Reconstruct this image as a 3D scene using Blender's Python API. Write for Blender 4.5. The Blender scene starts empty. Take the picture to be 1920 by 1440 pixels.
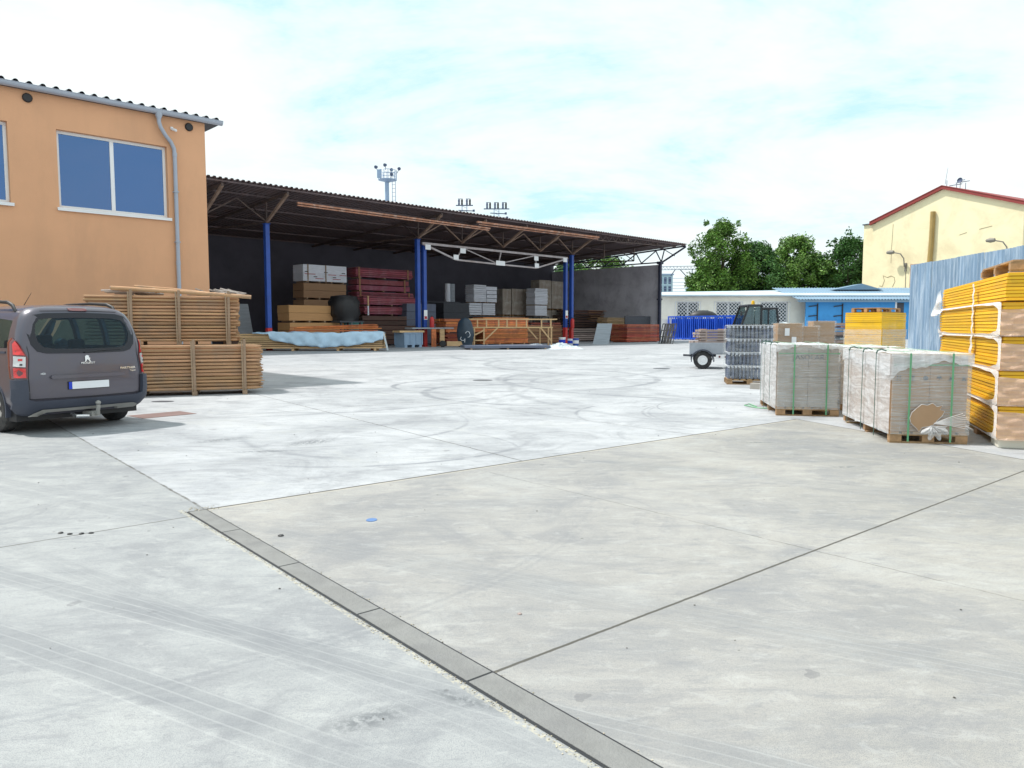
import bpy, bmesh, math, random
from mathutils import Vector, Matrix
from mathutils.geometry import tessellate_polygon
random.seed(11)
S = bpy.context.scene
COL = S.collection
R = math.radians
# ---------------------------------------------------------------- camera
cd = bpy.data.cameras.new('camera'); cam = bpy.data.objects.new('camera', cd); COL.objects.link(cam)
cam.location = (0, 0, 1.5); cam.rotation_euler = (R(90 - 4.411), 0, 0)
cd.sensor_width = 36; cd.lens = 36 * 1400 / 1920; cd.clip_start = .05; cd.clip_end = 3000
S.camera = cam
S.view_settings.view_transform = 'Standard'; S.view_settings.look = 'None'
S.view_settings.exposure = 0.08; S.view_settings.gamma = 1
S.cycles.max_bounces = 7; S.cycles.transparent_max_bounces = 16
# ---------------------------------------------------------------- sun and sky
SUN = Vector((-.98 * math.cos(R(60)), .2 * math.cos(R(60)), math.sin(R(60))))
ld = bpy.data.lights.new('sun', 'SUN'); ld.energy = 4.3; ld.angle = R(2.2); ld.color = (1, .96, .9)
sun = bpy.data.objects.new('sun', ld); COL.objects.link(sun); sun.location = SUN * 60
sun.rotation_euler = SUN.to_track_quat('Z', 'Y').to_euler()
W = bpy.data.worlds.new('World'); S.world = W; W.use_nodes = True
nt = W.node_tree; nt.nodes.clear()

class NT:
    """small wrapper for node trees"""
    def __init__(s, t): s.t = t
    def new(s, kind, ins=None, **kw):
        n = s.t.nodes.new(kind)
        for k, v in kw.items(): setattr(n, k, v)
        for k, v in (ins or {}).items():
            if isinstance(v, bpy.types.NodeSocket): s.t.links.new(v, n.inputs[k])
            else: n.inputs[k].default_value = v
        return n
    def m(s, op, a, b=0.0, c=0.0, clamp=False):
        n = s.t.nodes.new('ShaderNodeMath'); n.operation = op; n.use_clamp = clamp
        for i, v in enumerate((a, b, c)):
            if isinstance(v, bpy.types.NodeSocket): s.t.links.new(v, n.inputs[i])
            else: n.inputs[i].default_value = v
        return n.outputs[0]
    def mix(s, f, a, b, mode='MIX'):
        n = s.t.nodes.new('ShaderNodeMix'); n.data_type = 'RGBA'; n.blend_type = mode; n.clamp_factor = True
        for i, v in ((0, f), (6, a), (7, b)):
            if isinstance(v, bpy.types.NodeSocket): s.t.links.new(v, n.inputs[i])
            elif i == 0: n.inputs[0].default_value = v
            else: n.inputs[i].default_value = (*v, 1) if len(v) == 3 else v
        return n.outputs[2]
    def noise(s, vec, scale, detail=4, rough=.55, dist=0.0):
        return s.new('ShaderNodeTexNoise', {'Vector': vec, 'Scale': scale, 'Detail': detail, 'Roughness': rough, 'Distortion': dist}).outputs[0]
    def ramp(s, f, stops):
        n = s.t.nodes.new('ShaderNodeValToRGB'); s.t.links.new(f, n.inputs[0])
        e = n.color_ramp.elements
        while len(e) < len(stops): e.new(.5)
        for i, (p, c) in enumerate(stops):
            e[i].position = p; e[i].color = (c, c, c, 1) if isinstance(c, (int, float)) else (*c, 1)
        return n.outputs[0]
    def scale(s, vec, sc):
        return s.new('ShaderNodeMapping', {'Vector': vec, 'Scale': sc}).outputs[0]

n = NT(nt)
sky = n.new('ShaderNodeTexSky', sky_type='NISHITA', sun_disc=False, sun_elevation=R(60), sun_rotation=R(-78), dust_density=1.5, air_density=1.2)
tc = n.new('ShaderNodeTexCoord').outputs['Generated']
sep = n.new('ShaderNodeSeparateXYZ', {0: tc})
zz = n.m('MAXIMUM', sep.outputs[2], .0)
den = n.m('ADD', zz, .28)
cv = n.new('ShaderNodeCombineXYZ', {0: n.m('DIVIDE', sep.outputs[0], den), 1: n.m('DIVIDE', sep.outputs[1], den), 2: 0.3}).outputs[0]
c1 = n.noise(n.scale(cv, (1, 1.5, 1)), 1.15, 8, .62, .35)
c2 = n.noise(cv, 4.5, 6, .6, .2)
cl = n.m('ADD', n.m('MULTIPLY', c1, .8), n.m('MULTIPLY', c2, .2))
clouds = n.ramp(cl, [(.39, .30), (.45, .68), (.50, .88), (.56, 1.0)])
skyc = n.mix(n.m('MULTIPLY', n.new('ShaderNodeSeparateColor', {0: clouds}).outputs[0], 1.0), n.mix(.85, sky.outputs[0], (4.9, 9.4, 10.5)), (9.5, 10.3, 10.4))
bg = n.new('ShaderNodeBackground', {'Color': skyc, 'Strength': .1})
out = n.new('ShaderNodeOutputWorld', {'Surface': bg.outputs[0]})

# ---------------------------------------------------------------- materials
def new_mat(name):
    m = bpy.data.materials.new(name); m.use_nodes = True
    t = m.node_tree; t.nodes.clear()
    return m, NT(t)

def mat(name, col, rough=.8, var=.18, scale=3.0, stretch=(1, 1, 1), bump=0.0, bscale=None, island=0.0, metal=0.0, spec=.5,
        dirt=None, dirt_scale=1.2, dirt_amt=.5, coat=0.0, grain=None, rot=None, dvec=None):
    m, k = new_mat(name)
    tc = k.new('ShaderNodeTexCoord').outputs['Object']
    if rot: tc = k.new('ShaderNodeMapping', {'Vector': tc, 'Rotation': rot}).outputs[0]
    v = k.scale(tc, stretch)
    geo = k.new('ShaderNodeNewGeometry')
    if island:
        off = k.new('ShaderNodeVectorMath', {0: v, 1: k.new('ShaderNodeCombineXYZ', {0: k.m('MULTIPLY', geo.outputs['Random Per Island'], 37.), 1: k.m('MULTIPLY', geo.outputs['Random Per Island'], 11.), 2: 0.}).outputs[0]}, operation='ADD')
        v = off.outputs[0]
    f = k.noise(v, scale, 5, .6)
    lo = tuple(c * (1 - var) for c in col); hi = tuple(min(1, c * (1 + var)) for c in col)
    c = k.mix(k.ramp(f, [(.3, 0.), (.7, 1.)]), lo, hi)
    if grain:
        g = k.noise(k.scale(v, grain), scale * 4, 4, .7)
        c = k.mix(k.m('MULTIPLY', k.ramp(g, [(.42, 0.), (.62, 1.)]), .45), c, tuple(x * .55 for x in col))
    if island:
        r = k.m('ADD', k.m('MULTIPLY', k.m('SUBTRACT', geo.outputs['Random Per Island'], .5), 2 * island), 1.0)
        hsv = k.new('ShaderNodeHueSaturation', {'Color': c, 'Value': r, 'Hue': k.m('ADD', .5, k.m('MULTIPLY', k.m('SUBTRACT', k.m('FRACT', k.m('MULTIPLY', geo.outputs['Random Per Island'], 7.3)), .5), island * .06))})
        c = hsv.outputs[0]
    if dirt:
        d = k.noise(k.scale(tc, dvec) if dvec else tc, dirt_scale, 8, .68, .4)
        c = k.mix(k.m('MULTIPLY', k.ramp(d, [(.48, 0.), (.66, 1.)]), dirt_amt), c, dirt)
    b = k.new('ShaderNodeBsdfPrincipled', {'Base Color': c, 'Metallic': metal, 'Specular IOR Level': spec, 'Coat Weight': coat, 'Coat Roughness': .06,
              'Roughness': k.m('ADD', k.m('MULTIPLY', k.m('SUBTRACT', f, .5), .25), rough, clamp=True)})
    if bump:
        bn = k.noise(v, bscale or scale * 6, 5, .65)
        b2 = k.new('ShaderNodeBump', {'Height': bn, 'Strength': min(1, bump), 'Distance': .02})
        k.t.links.new(b2.outputs[0], b.inputs['Normal'])
    k.new('ShaderNodeOutputMaterial', {'Surface': b.outputs[0]})
    return m

def glass_mat(name, tint, refl=.25, alpha=0.0, rough=.02, through=(.75, .85, .85), metal=0.0):
    """alpha>0 lets that share of light straight through"""
    m, k = new_mat(name)
    d = k.new('ShaderNodeBsdfPrincipled', {'Base Color': (*tint, 1), 'Roughness': rough, 'Specular IOR Level': .9, 'Coat Weight': refl, 'Coat Roughness': .01, 'Metallic': metal})
    if alpha:
        t = k.new('ShaderNodeBsdfTransparent', {'Color': (*through, 1)})
        s = k.new('ShaderNodeMixShader', {0: alpha, 1: d.outputs[0], 2: t.outputs[0]})
    else: s = d
    k.new('ShaderNodeOutputMaterial', {'Surface': s.outputs[0]})
    return m

def film_mat(name, base=.35, amount=.45, tint=(.86, .88, .9), rough=.22, stretch=(1, 1, 6)):
    """clear stretch film: mostly transparent, milky where it is folded"""
    m, k = new_mat(name)
    tc = k.new('ShaderNodeTexCoord').outputs['Object']
    a = k.noise(k.scale(tc, stretch), 1.6, 7, .7, 1.2)
    w = k.noise(k.scale(tc, (4, 4, 1.5)), 2.2, 6, .75, 2.5)
    f = k.m('ADD', k.m('MULTIPLY', k.ramp(a, [(.42, 0.), (.66, 1.)]), amount), base, clamp=True)
    f = k.m('ADD', f, k.m('MULTIPLY', k.ramp(w, [(.60, 0.), (.70, 1.)]), .22), clamp=True)
    d = k.new('ShaderNodeBsdfPrincipled', {'Base Color': (*tint, 1), 'Roughness': rough, 'Specular IOR Level': .7})
    bp = k.new('ShaderNodeBump', {'Height': k.m('ADD', a, w), 'Strength': .55, 'Distance': .03}); k.t.links.new(bp.outputs[0], d.inputs['Normal'])
    t = k.new('ShaderNodeBsdfTransparent', {'Color': (.97, .98, .98, 1)})
    s = k.new('ShaderNodeMixShader', {0: f, 1: t.outputs[0], 2: d.outputs[0]})
    k.new('ShaderNodeOutputMaterial', {'Surface': s.outputs[0]})
    return m

M = {}
M['kraft'] = mat('kraft_card', (.40, .25, .145), .85, .12, 1.5, dirt=(.44, .33, .24), dirt_amt=.4)
M['kraft_grey'] = mat('grey_card', (.36, .30, .25), .8, .12, 2, dirt=(.55, .54, .52), dirt_amt=.6, dirt_scale=2)
M['pallet'] = mat('pallet_wood', (.40, .25, .13), .85, .25, 4, (1, 1, 1), .4, island=.25, grain=(1, 6, 1))
M['pine'] = mat('pine_wood', (.62, .42, .22), .75, .2, 3, (.4, 3, 3), .3, island=.22)
M['pole'] = mat('round_pole_wood', (.48, .285, .155), .8, .2, 2.0, (.7, 4, 4), .5, island=.30, dirt=(.24, .19, .15), dirt_amt=.55, dirt_scale=1.4)
M['pole_grey'] = mat('weathered_pole_wood', (.38, .33, .30), .85, .25, 2.0, (.7, 4, 4), .5, island=.25)
M['batten'] = mat('batten_wood', (.33, .23, .155), .8, .2, 3, (3, 3, .6), .3, island=.15)
M['orange_wood'] = mat('orange_wood', (.62, .20, .065), .7, .25, 3, (.4, 3, 3), .3, island=.3, dirt=(.2, .07, .04), dirt_amt=.6)
M['red_wood'] = mat('red_wood', (.36, .075, .04), .7, .25, 3, (.4, 3, 3), .3, island=.35, dirt=(.5, .2, .1), dirt_amt=.4)
M['brown_wood'] = mat('brown_wood', (.33, .17, .09), .75, .25, 3, (.4, 3, 3), .3, island=.35)
M['maroon'] = mat('maroon_sheets', (.27, .06, .09), .7, .2, 2, (.5, 2, 6), .2, island=.5, dirt=(.45, .25, .30), dirt_amt=.35)
M['mdf'] = mat('tan_board', (.58, .32, .14), .8, .08, 2, (.5, 2, 8), .1, island=.05)
M['mdf_dark'] = mat('brown_board', (.36, .21, .12), .8, .1, 2, (.5, 2, 8), .1, island=.06)
M['dark_board'] = mat('dark_board', (.10, .055, .045), .8, .2, 2, (.5, 2, 8), .1, island=.3)
M['green_board'] = mat('green_board', (.06, .22, .20), .7, .2, 2, (.5, 2, 8), .1, island=.3)
M['grey_board'] = mat('grey_board', (.30, .33, .37), .7, .2, 2, (.5, 2, 8), .1, island=.25)
M['white_sheet'] = mat('white_sheet', (.78, .80, .88), .6, .08, 3, (1, 1, 6), .2, island=.1)
M['red_print'] = mat('red_print', (.45, .02, .04), .6, .1)
M['black_print'] = mat('black_print', (.03, .03, .035), .6, .1)
M['steel'] = mat('galvanised_steel', (.40, .43, .48), .42, .12, 4, metal=.55)
M['zinc_paint'] = mat('grey_gutter_paint', (.38, .42, .50), .38, .06, 2, spec=.6)
M['beam_white'] = mat('primer_steel', (.42, .38, .39), .6, .15, 2, dirt=(.3, .2, .15), dirt_amt=.4)
M['rust'] = mat('rusty_beam', (.36, .16, .095), .75, .3, 2, (1, 1, 1), .2, dirt=(.58, .44, .38), dirt_amt=.55, dirt_scale=2.5)
M['rafter'] = mat('rafter_steel', (.085, .06, .055), .75, .25, 2, dirt=(.24, .16, .12), dirt_amt=.5)
M['truss_dark'] = mat('dark_steel', (.045, .05, .085), .6, .2, 3)
M['blue_paint'] = mat('blue_column_paint', (.02, .075, .36), .42, .12, 2, spec=.5, dirt=(.02, .05, .2), dirt_amt=.4)
M['red_paint'] = mat('red_column_paint', (.55, .03, .03), .45, .12, 3, dirt=(.3, .05, .04), dirt_amt=.4)
M['rack_blue'] = mat('rack_blue_paint', (.012, .085, .55), .4, .15, 2)
M['black'] = mat('black_plastic', (.02, .02, .023), .5, .15, 4)
M['dark_grey'] = mat('dark_grey', (.06, .065, .08), .65, .15, 4)
M['rubber'] = mat('tyre_rubber', (.028, .028, .03), .82, .2, 8, bump=.2, dirt=(.13, .12, .11), dirt_amt=.45, dirt_scale=6)
M['shed_roof'] = mat('dark_corrugated_sheet', (.15, .115, .12), .75, .25, .8, (1, .3, 1), dirt=(.18, .10, .08), dirt_amt=.5)
M['strut'] = mat('brown_strut_steel', (.24, .16, .12), .7, .3, 2, dirt=(.45, .30, .22), dirt_amt=.5)  # lighter than the rafters: light on the strut edges put into the colour
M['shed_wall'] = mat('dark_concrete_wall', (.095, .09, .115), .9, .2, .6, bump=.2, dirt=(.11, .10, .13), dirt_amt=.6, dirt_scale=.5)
M['end_wall'] = mat('grey_concrete_wall', (.56, .55, .60), .9, .15, .5, bump=.2, dirt=(.30, .28, .34), dirt_amt=.6, dirt_scale=.6)
M['render_orange'] = mat('orange_render', (.73, .40, .23), .92, .06, .6, bump=.4, bscale=60, dirt=(.58, .33, .20), dirt_amt=.40, dirt_scale=.7, dvec=(1.3, 1.3, .28))
M['frame_white'] = mat('white_window_frame', (.82, .83, .85), .35, .03, 2)
M['win_glass'] = glass_mat('blue_window_glass', (.075, .155, .34), .1, metal=.92)
M['cream'] = mat('cream_wall', (.93, .90, .80), .9, .06, .5, dirt=(.72, .67, .55), dirt_amt=.4, dirt_scale=.5)
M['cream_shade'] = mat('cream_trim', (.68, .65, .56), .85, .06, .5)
M['yellow_wall'] = mat('pale_yellow_render', (.86, .76, .50), .92, .04, .3, dirt=(.66, .54, .34), dirt_amt=.6, dirt_scale=.28, bump=.15)
M['grey_wall'] = mat('grey_render', (.55, .55, .52), .9, .08, .4)
M['red_trim'] = mat('red_verge_board', (.26, .035, .03), .55, .1, 1)
M['metal_roof'] = mat('pale_metal_roof', (.55, .66, .74), .4, .12, .4, spec=.5)
M['lean_roof'] = mat('blue_grey_roof', (.17, .27, .37), .6, .12, .6)
M['blue_wall'] = mat('bright_blue_wall', (.06, .32, .70), .8, .06, .5, dirt=(.04, .22, .5), dirt_amt=.4)
M['corr_blue'] = mat('weathered_corrugated_steel', (.26, .37, .50), .48, .15, .6, (3, 3, .25), metal=.25, dirt=(.60, .70, .80), dirt_amt=.8, dirt_scale=1.6, dvec=(4, 4, .35))
M['flue'] = mat('brown_flue_pipe', (.36, .24, .08), .7, .15, 1)
M['lamp_grey'] = mat('lamp_housing', (.22, .2, .17), .5, .1, 3)
M['yellow_panel'] = mat('yellow_formwork_panel', (.86, .49, .010), .55, .10, 3, (.3, .3, 3), island=.14, dirt=(.62, .36, .05), dirt_amt=.35, dirt_scale=3)
M['orange_panel'] = mat('yellow_panel_edge', (.80, .45, .02), .55, .08, 2, island=.10)
M['green_strap'] = mat('green_strap', (.12, .36, .18), .4, .1, 3)
M['dark_strap'] = mat('dark_green_strap', (.05, .11, .09), .5, .1, 3)
M['film'] = film_mat('clear_stretch_film', .20, .26, stretch=(1, 1, 22))
M['film_milk'] = film_mat('milky_stretch_film', .42, .36, (.92, .93, .96))
M['film_thin'] = film_mat('thin_stretch_film', .05, .22)
M['film_peach'] = film_mat('pinkish_shrink_film', .66, .08, (.80, .54, .40), .3, (3, 3, 2))
M['film_white'] = film_mat('white_shrink_band', .80, .2, (.95, .90, .88), .3, (1, 1, 3))
M['tarp_blue'] = mat('pale_blue_tarp', (.50, .70, .88), .5, .12, 1.5, bump=.6, bscale=6)
M['tarp_white'] = mat('white_tarp', (.60, .66, .70), .5, .22, 6, bump=.8, bscale=14)
M['crate_grey'] = mat('grey_plastic_crate', (.27, .38, .52), .55, .08, 2)
M['van_paint'] = mat('grey_metallic_paint', (.10, .092, .118), .32, .04, 1.2, metal=.3, coat=.6, dirt=(.12, .105, .10), dirt_amt=.3, dirt_scale=2.2)
M['van_plastic'] = mat('bumper_plastic', (.05, .058, .085), .62, .1, 3)
M['silver'] = mat('silver_plastic', (.34, .33, .31), .5, .08, 3)
M['chrome'] = mat('chrome', (.75, .76, .78), .18, .03, 3, metal=.9)
M['lamp_red'] = mat('red_lens', (.70, .012, .01), .12, .04, 3, coat=1.0)
M['lamp_dark'] = mat('dark_red_lens', (.13, .012, .014), .15, .05, 3, coat=1.0)
M['lamp_clear'] = mat('clear_lens', (.62, .62, .62), .15, .1, 6, coat=1.0)
M['van_glass'] = glass_mat('tinted_car_glass', (.005, .018, .035), .0, .78, .02, (.62, .80, .86))
M['shut'] = mat('dark_seam', (.03, .03, .035), .6)
M['win_dark'] = glass_mat('dark_window_glass', (.03, .055, .075), .4)
M['frit'] = mat('black_glass_band', (.008, .010, .018), .16, .05, 2, coat=.0)
M['plate'] = mat('white_plate', (.80, .82, .86), .4, .02, 2)
M['plate_blue'] = mat('blue_band', (.01, .05, .55), .4, .02, 2)
M['seat'] = mat('seat_fabric', (.045, .05, .06), .9, .15, 6)
M['leaf'] = mat('leaf_green', (.105, .21, .03), .55, .25, 1.2, island=.5)
M['leaf2'] = mat('leaf_deep_green', (.065, .16, .035), .55, .25, 1.2, island=.45)
M['bark'] = mat('bark', (.09, .07, .05), .9, .2, 3)
M['haze_blue'] = mat('pale_blue_facade', (.38, .52, .58), .8, .1, .2)
M['mast'] = mat('mast_steel', (.30, .40, .55), .5, .1, 1, metal=.3)
M['mast_dark'] = mat('dark_mast_steel', (.07, .10, .18), .55, .1, 1)
M['bottle'] = mat('dark_blue_glassware', (.07, .09, .15), .2, .3, 8, island=.5, spec=.8)
M['bottle_light'] = mat('pale_bottle_caps', (.65, .68, .76), .35, .2, 8, island=.3)
M['concrete_block'] = mat('grey_timber', (.36, .33, .30), .85, .2, 3)
M['weath_wood'] = mat('weathered_planks', (.30, .24, .22), .85, .25, 3, (.5, 3, 3), .3, island=.35)
M['slab'] = mat('dark_slate_sheet', (.12, .14, .20), .6, .1, 2)

# ---------------------------------------------------------------- mesh builder
class MB:
    def __init__(s): s.v = []; s.f = []; s.mi = []; s.M = Matrix.Identity(4); s.cur = 0
    def add(s, vs, fs):
        b = len(s.v); s.v += [s.M @ Vector(p) for p in vs]
        s.f += [tuple(i + b for i in f) for f in fs]; s.mi += [s.cur] * len(fs); return s
    def box(s, x0, x1, y0, y1, z0, z1):
        if x0 > x1: x0, x1 = x1, x0
        if y0 > y1: y0, y1 = y1, y0
        if z0 > z1: z0, z1 = z1, z0
        return s.add([(x0, y0, z0), (x1, y0, z0), (x1, y1, z0), (x0, y1, z0), (x0, y0, z1), (x1, y0, z1), (x1, y1, z1), (x0, y1, z1)],
                     [(0, 3, 2, 1), (4, 5, 6, 7), (0, 1, 5, 4), (1, 2, 6, 5), (2, 3, 7, 6), (3, 0, 4, 7)])
    def beam(s, p, q, w, h=None, up=(0, 0, 1)):
        p, q = Vector(p), Vector(q); d = (q - p).normalized(); h = h or w
        u = Vector(up)
        if abs(d.dot(u)) > .98: u = Vector((0, 1, 0))
        a = d.cross(u).normalized(); b = a.cross(d)
        vs = [e + a * i * w / 2 + b * j * h / 2 for e in (p, q) for i, j in ((-1, -1), (1, -1), (1, 1), (-1, 1))]
        return s.add(vs, [(0, 1, 2, 3), (7, 6, 5, 4), (0, 4, 5, 1), (1, 5, 6, 2), (2, 6, 7, 3), (3, 7, 4, 0)])
    def cyl(s, p, q, r0, r1=None, n=12, caps=True):
        p, q = Vector(p), Vector(q); d = (q - p).normalized(); r1 = r0 if r1 is None else r1
        u = Vector((0, 0, 1)) if abs(d.z) < .95 else Vector((1, 0, 0))
        a = d.cross(u).normalized(); b = a.cross(d)
        vs = [e + (a * math.cos(2 * math.pi * k / n) + b * math.sin(2 * math.pi * k / n)) * r for e, r in ((p, r0), (q, r1)) for k in range(n)]
        fs = [(k + n, (k + 1) % n + n, (k + 1) % n, k) for k in range(n)]
        if caps: fs += [tuple(range(n)), tuple(range(2 * n - 1, n - 1, -1))]
        return s.add(vs, fs)
    def tube(s, pts, r, n=8):
        pts = [Vector(p) for p in pts]; rs = r if isinstance(r, (list, tuple)) else [r] * len(pts)
        vs = []; fs = []; a = None
        for i, p in enumerate(pts):
            d = (pts[min(i + 1, len(pts) - 1)] - pts[max(i - 1, 0)]).normalized()
            if a is None:
                u = Vector((0, 0, 1)) if abs(d.z) < .9 else Vector((1, 0, 0)); a = d.cross(u).normalized()
            a = (a - d * a.dot(d)).normalized(); b = a.cross(d)
            vs += [p + (a * math.cos(2 * math.pi * k / n) + b * math.sin(2 * math.pi * k / n)) * rs[i] for k in range(n)]
            if i: fs += [(i * n + k, i * n + (k + 1) % n, (i - 1) * n + (k + 1) % n, (i - 1) * n + k) for k in range(n)]
        fs += [tuple(range(n)), tuple(len(vs) - 1 - k for k in range(n))]
        return s.add(vs, fs)
    def lathe(s, prof, p, d, n=32):
        """prof: list of (radius, distance along d)"""
        p, d = Vector(p), Vector(d).normalized()
        u = Vector((0, 0, 1)) if abs(d.z) < .95 else Vector((1, 0, 0)); a = d.cross(u).normalized(); b = a.cross(d)
        vs = [p + d * h + (a * math.cos(2 * math.pi * k / n) + b * math.sin(2 * math.pi * k / n)) * r for r, h in prof for k in range(n)]
        fs = [((i + 1) * n + k, (i + 1) * n + (k + 1) % n, i * n + (k + 1) % n, i * n + k) for i in range(len(prof) - 1) for k in range(n)]
        return s.add(vs, fs)
    def prism(s, poly, f0, f1):
        """poly: 2D points; f0, f1 map a 2D point to 3D (front and back)"""
        k = len(poly); vs = [f0(*p) for p in poly] + [f1(*p) for p in poly]
        tri = tessellate_polygon([[Vector((x, y, 0)) for x, y in poly]])
        fs = [tuple(t) for t in tri] + [tuple(i + k for i in reversed(t)) for t in tri] + [(i, (i + 1) % k, (i + 1) % k + k, i + k) for i in range(k)]
        return s.add(vs, fs)
    def grid(s, nx, ny, fn):
        vs = [fn(i / nx, j / ny) for j in range(ny + 1) for i in range(nx + 1)]
        fs = [(j * (nx + 1) + i, j * (nx + 1) + i + 1, (j + 1) * (nx + 1) + i + 1, (j + 1) * (nx + 1) + i) for j in range(ny) for i in range(nx)]
        return s.add(vs, fs)
    def build(s, name, mats, parent=None, smooth=False, bevel=0.0, loc=None, rotz=None, fixn=True, label=None):
        me = bpy.data.meshes.new(name); me.from_pydata([tuple(v) for v in s.v], [], s.f)
        for m in (mats if isinstance(mats, (list, tuple)) else [mats]): me.materials.append(m)
        for p, i in zip(me.polygons, s.mi): p.material_index = i
        if fixn or bevel:
            bm = bmesh.new(); bm.from_mesh(me)
            if fixn: bmesh.ops.recalc_face_normals(bm, faces=bm.faces)
            if bevel:
                ed = [e for e in bm.edges if len(e.link_faces) == 2 and e.calc_face_angle(0) > .6]
                bmesh.ops.bevel(bm, geom=ed, offset=bevel, segments=2, affect='EDGES', profile=.6)
            bm.to_mesh(me); bm.free()
        if smooth:
            for p in me.polygons: p.use_smooth = True
            try: me.set_sharp_from_angle(angle=R(38))
            except Exception: pass
        o = bpy.data.objects.new(name, me); COL.objects.link(o)
        if parent: o.parent = parent
        if loc: o.location = loc
        if rotz: o.rotation_euler.z = rotz
        if label: o['label'] = label
        return o

def tag(o, label, cat, group=None, kind=None):
    o['label'] = label; o['category'] = cat
    if group: o['group'] = group
    if kind: o['kind'] = kind
    return o
def thing(name, label, cat, loc=(0, 0, 0), rotz=0.0, group=None):
    o = bpy.data.objects.new(name, None); COL.objects.link(o); o.empty_display_size = .2
    o.location = loc; o.rotation_euler = (0, 0, rotz); return tag(o, label, cat, group)
def structure(o): o['kind'] = 'structure'; return o
def kids(o): return [c for c in COL.objects if c.parent == o]
def dup(o, loc, rotz, label):
    def cp(a, par):
        c = a.copy(); COL.objects.link(c)
        if par: c.parent = par
        for ch in kids(a): cp(ch, c)
        return c
    c = cp(o, None); c.location = loc; c.rotation_euler = (0, 0, rotz); c['label'] = label; return c
rnd = random.uniform
# the shed's own axes: s along its front, t out towards the yard
Q = math.sqrt(.5)
def F(s, t, z=0.0): return (-18.66 + Q * s + Q * t, 43.38 + Q * s - Q * t, z)
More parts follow.
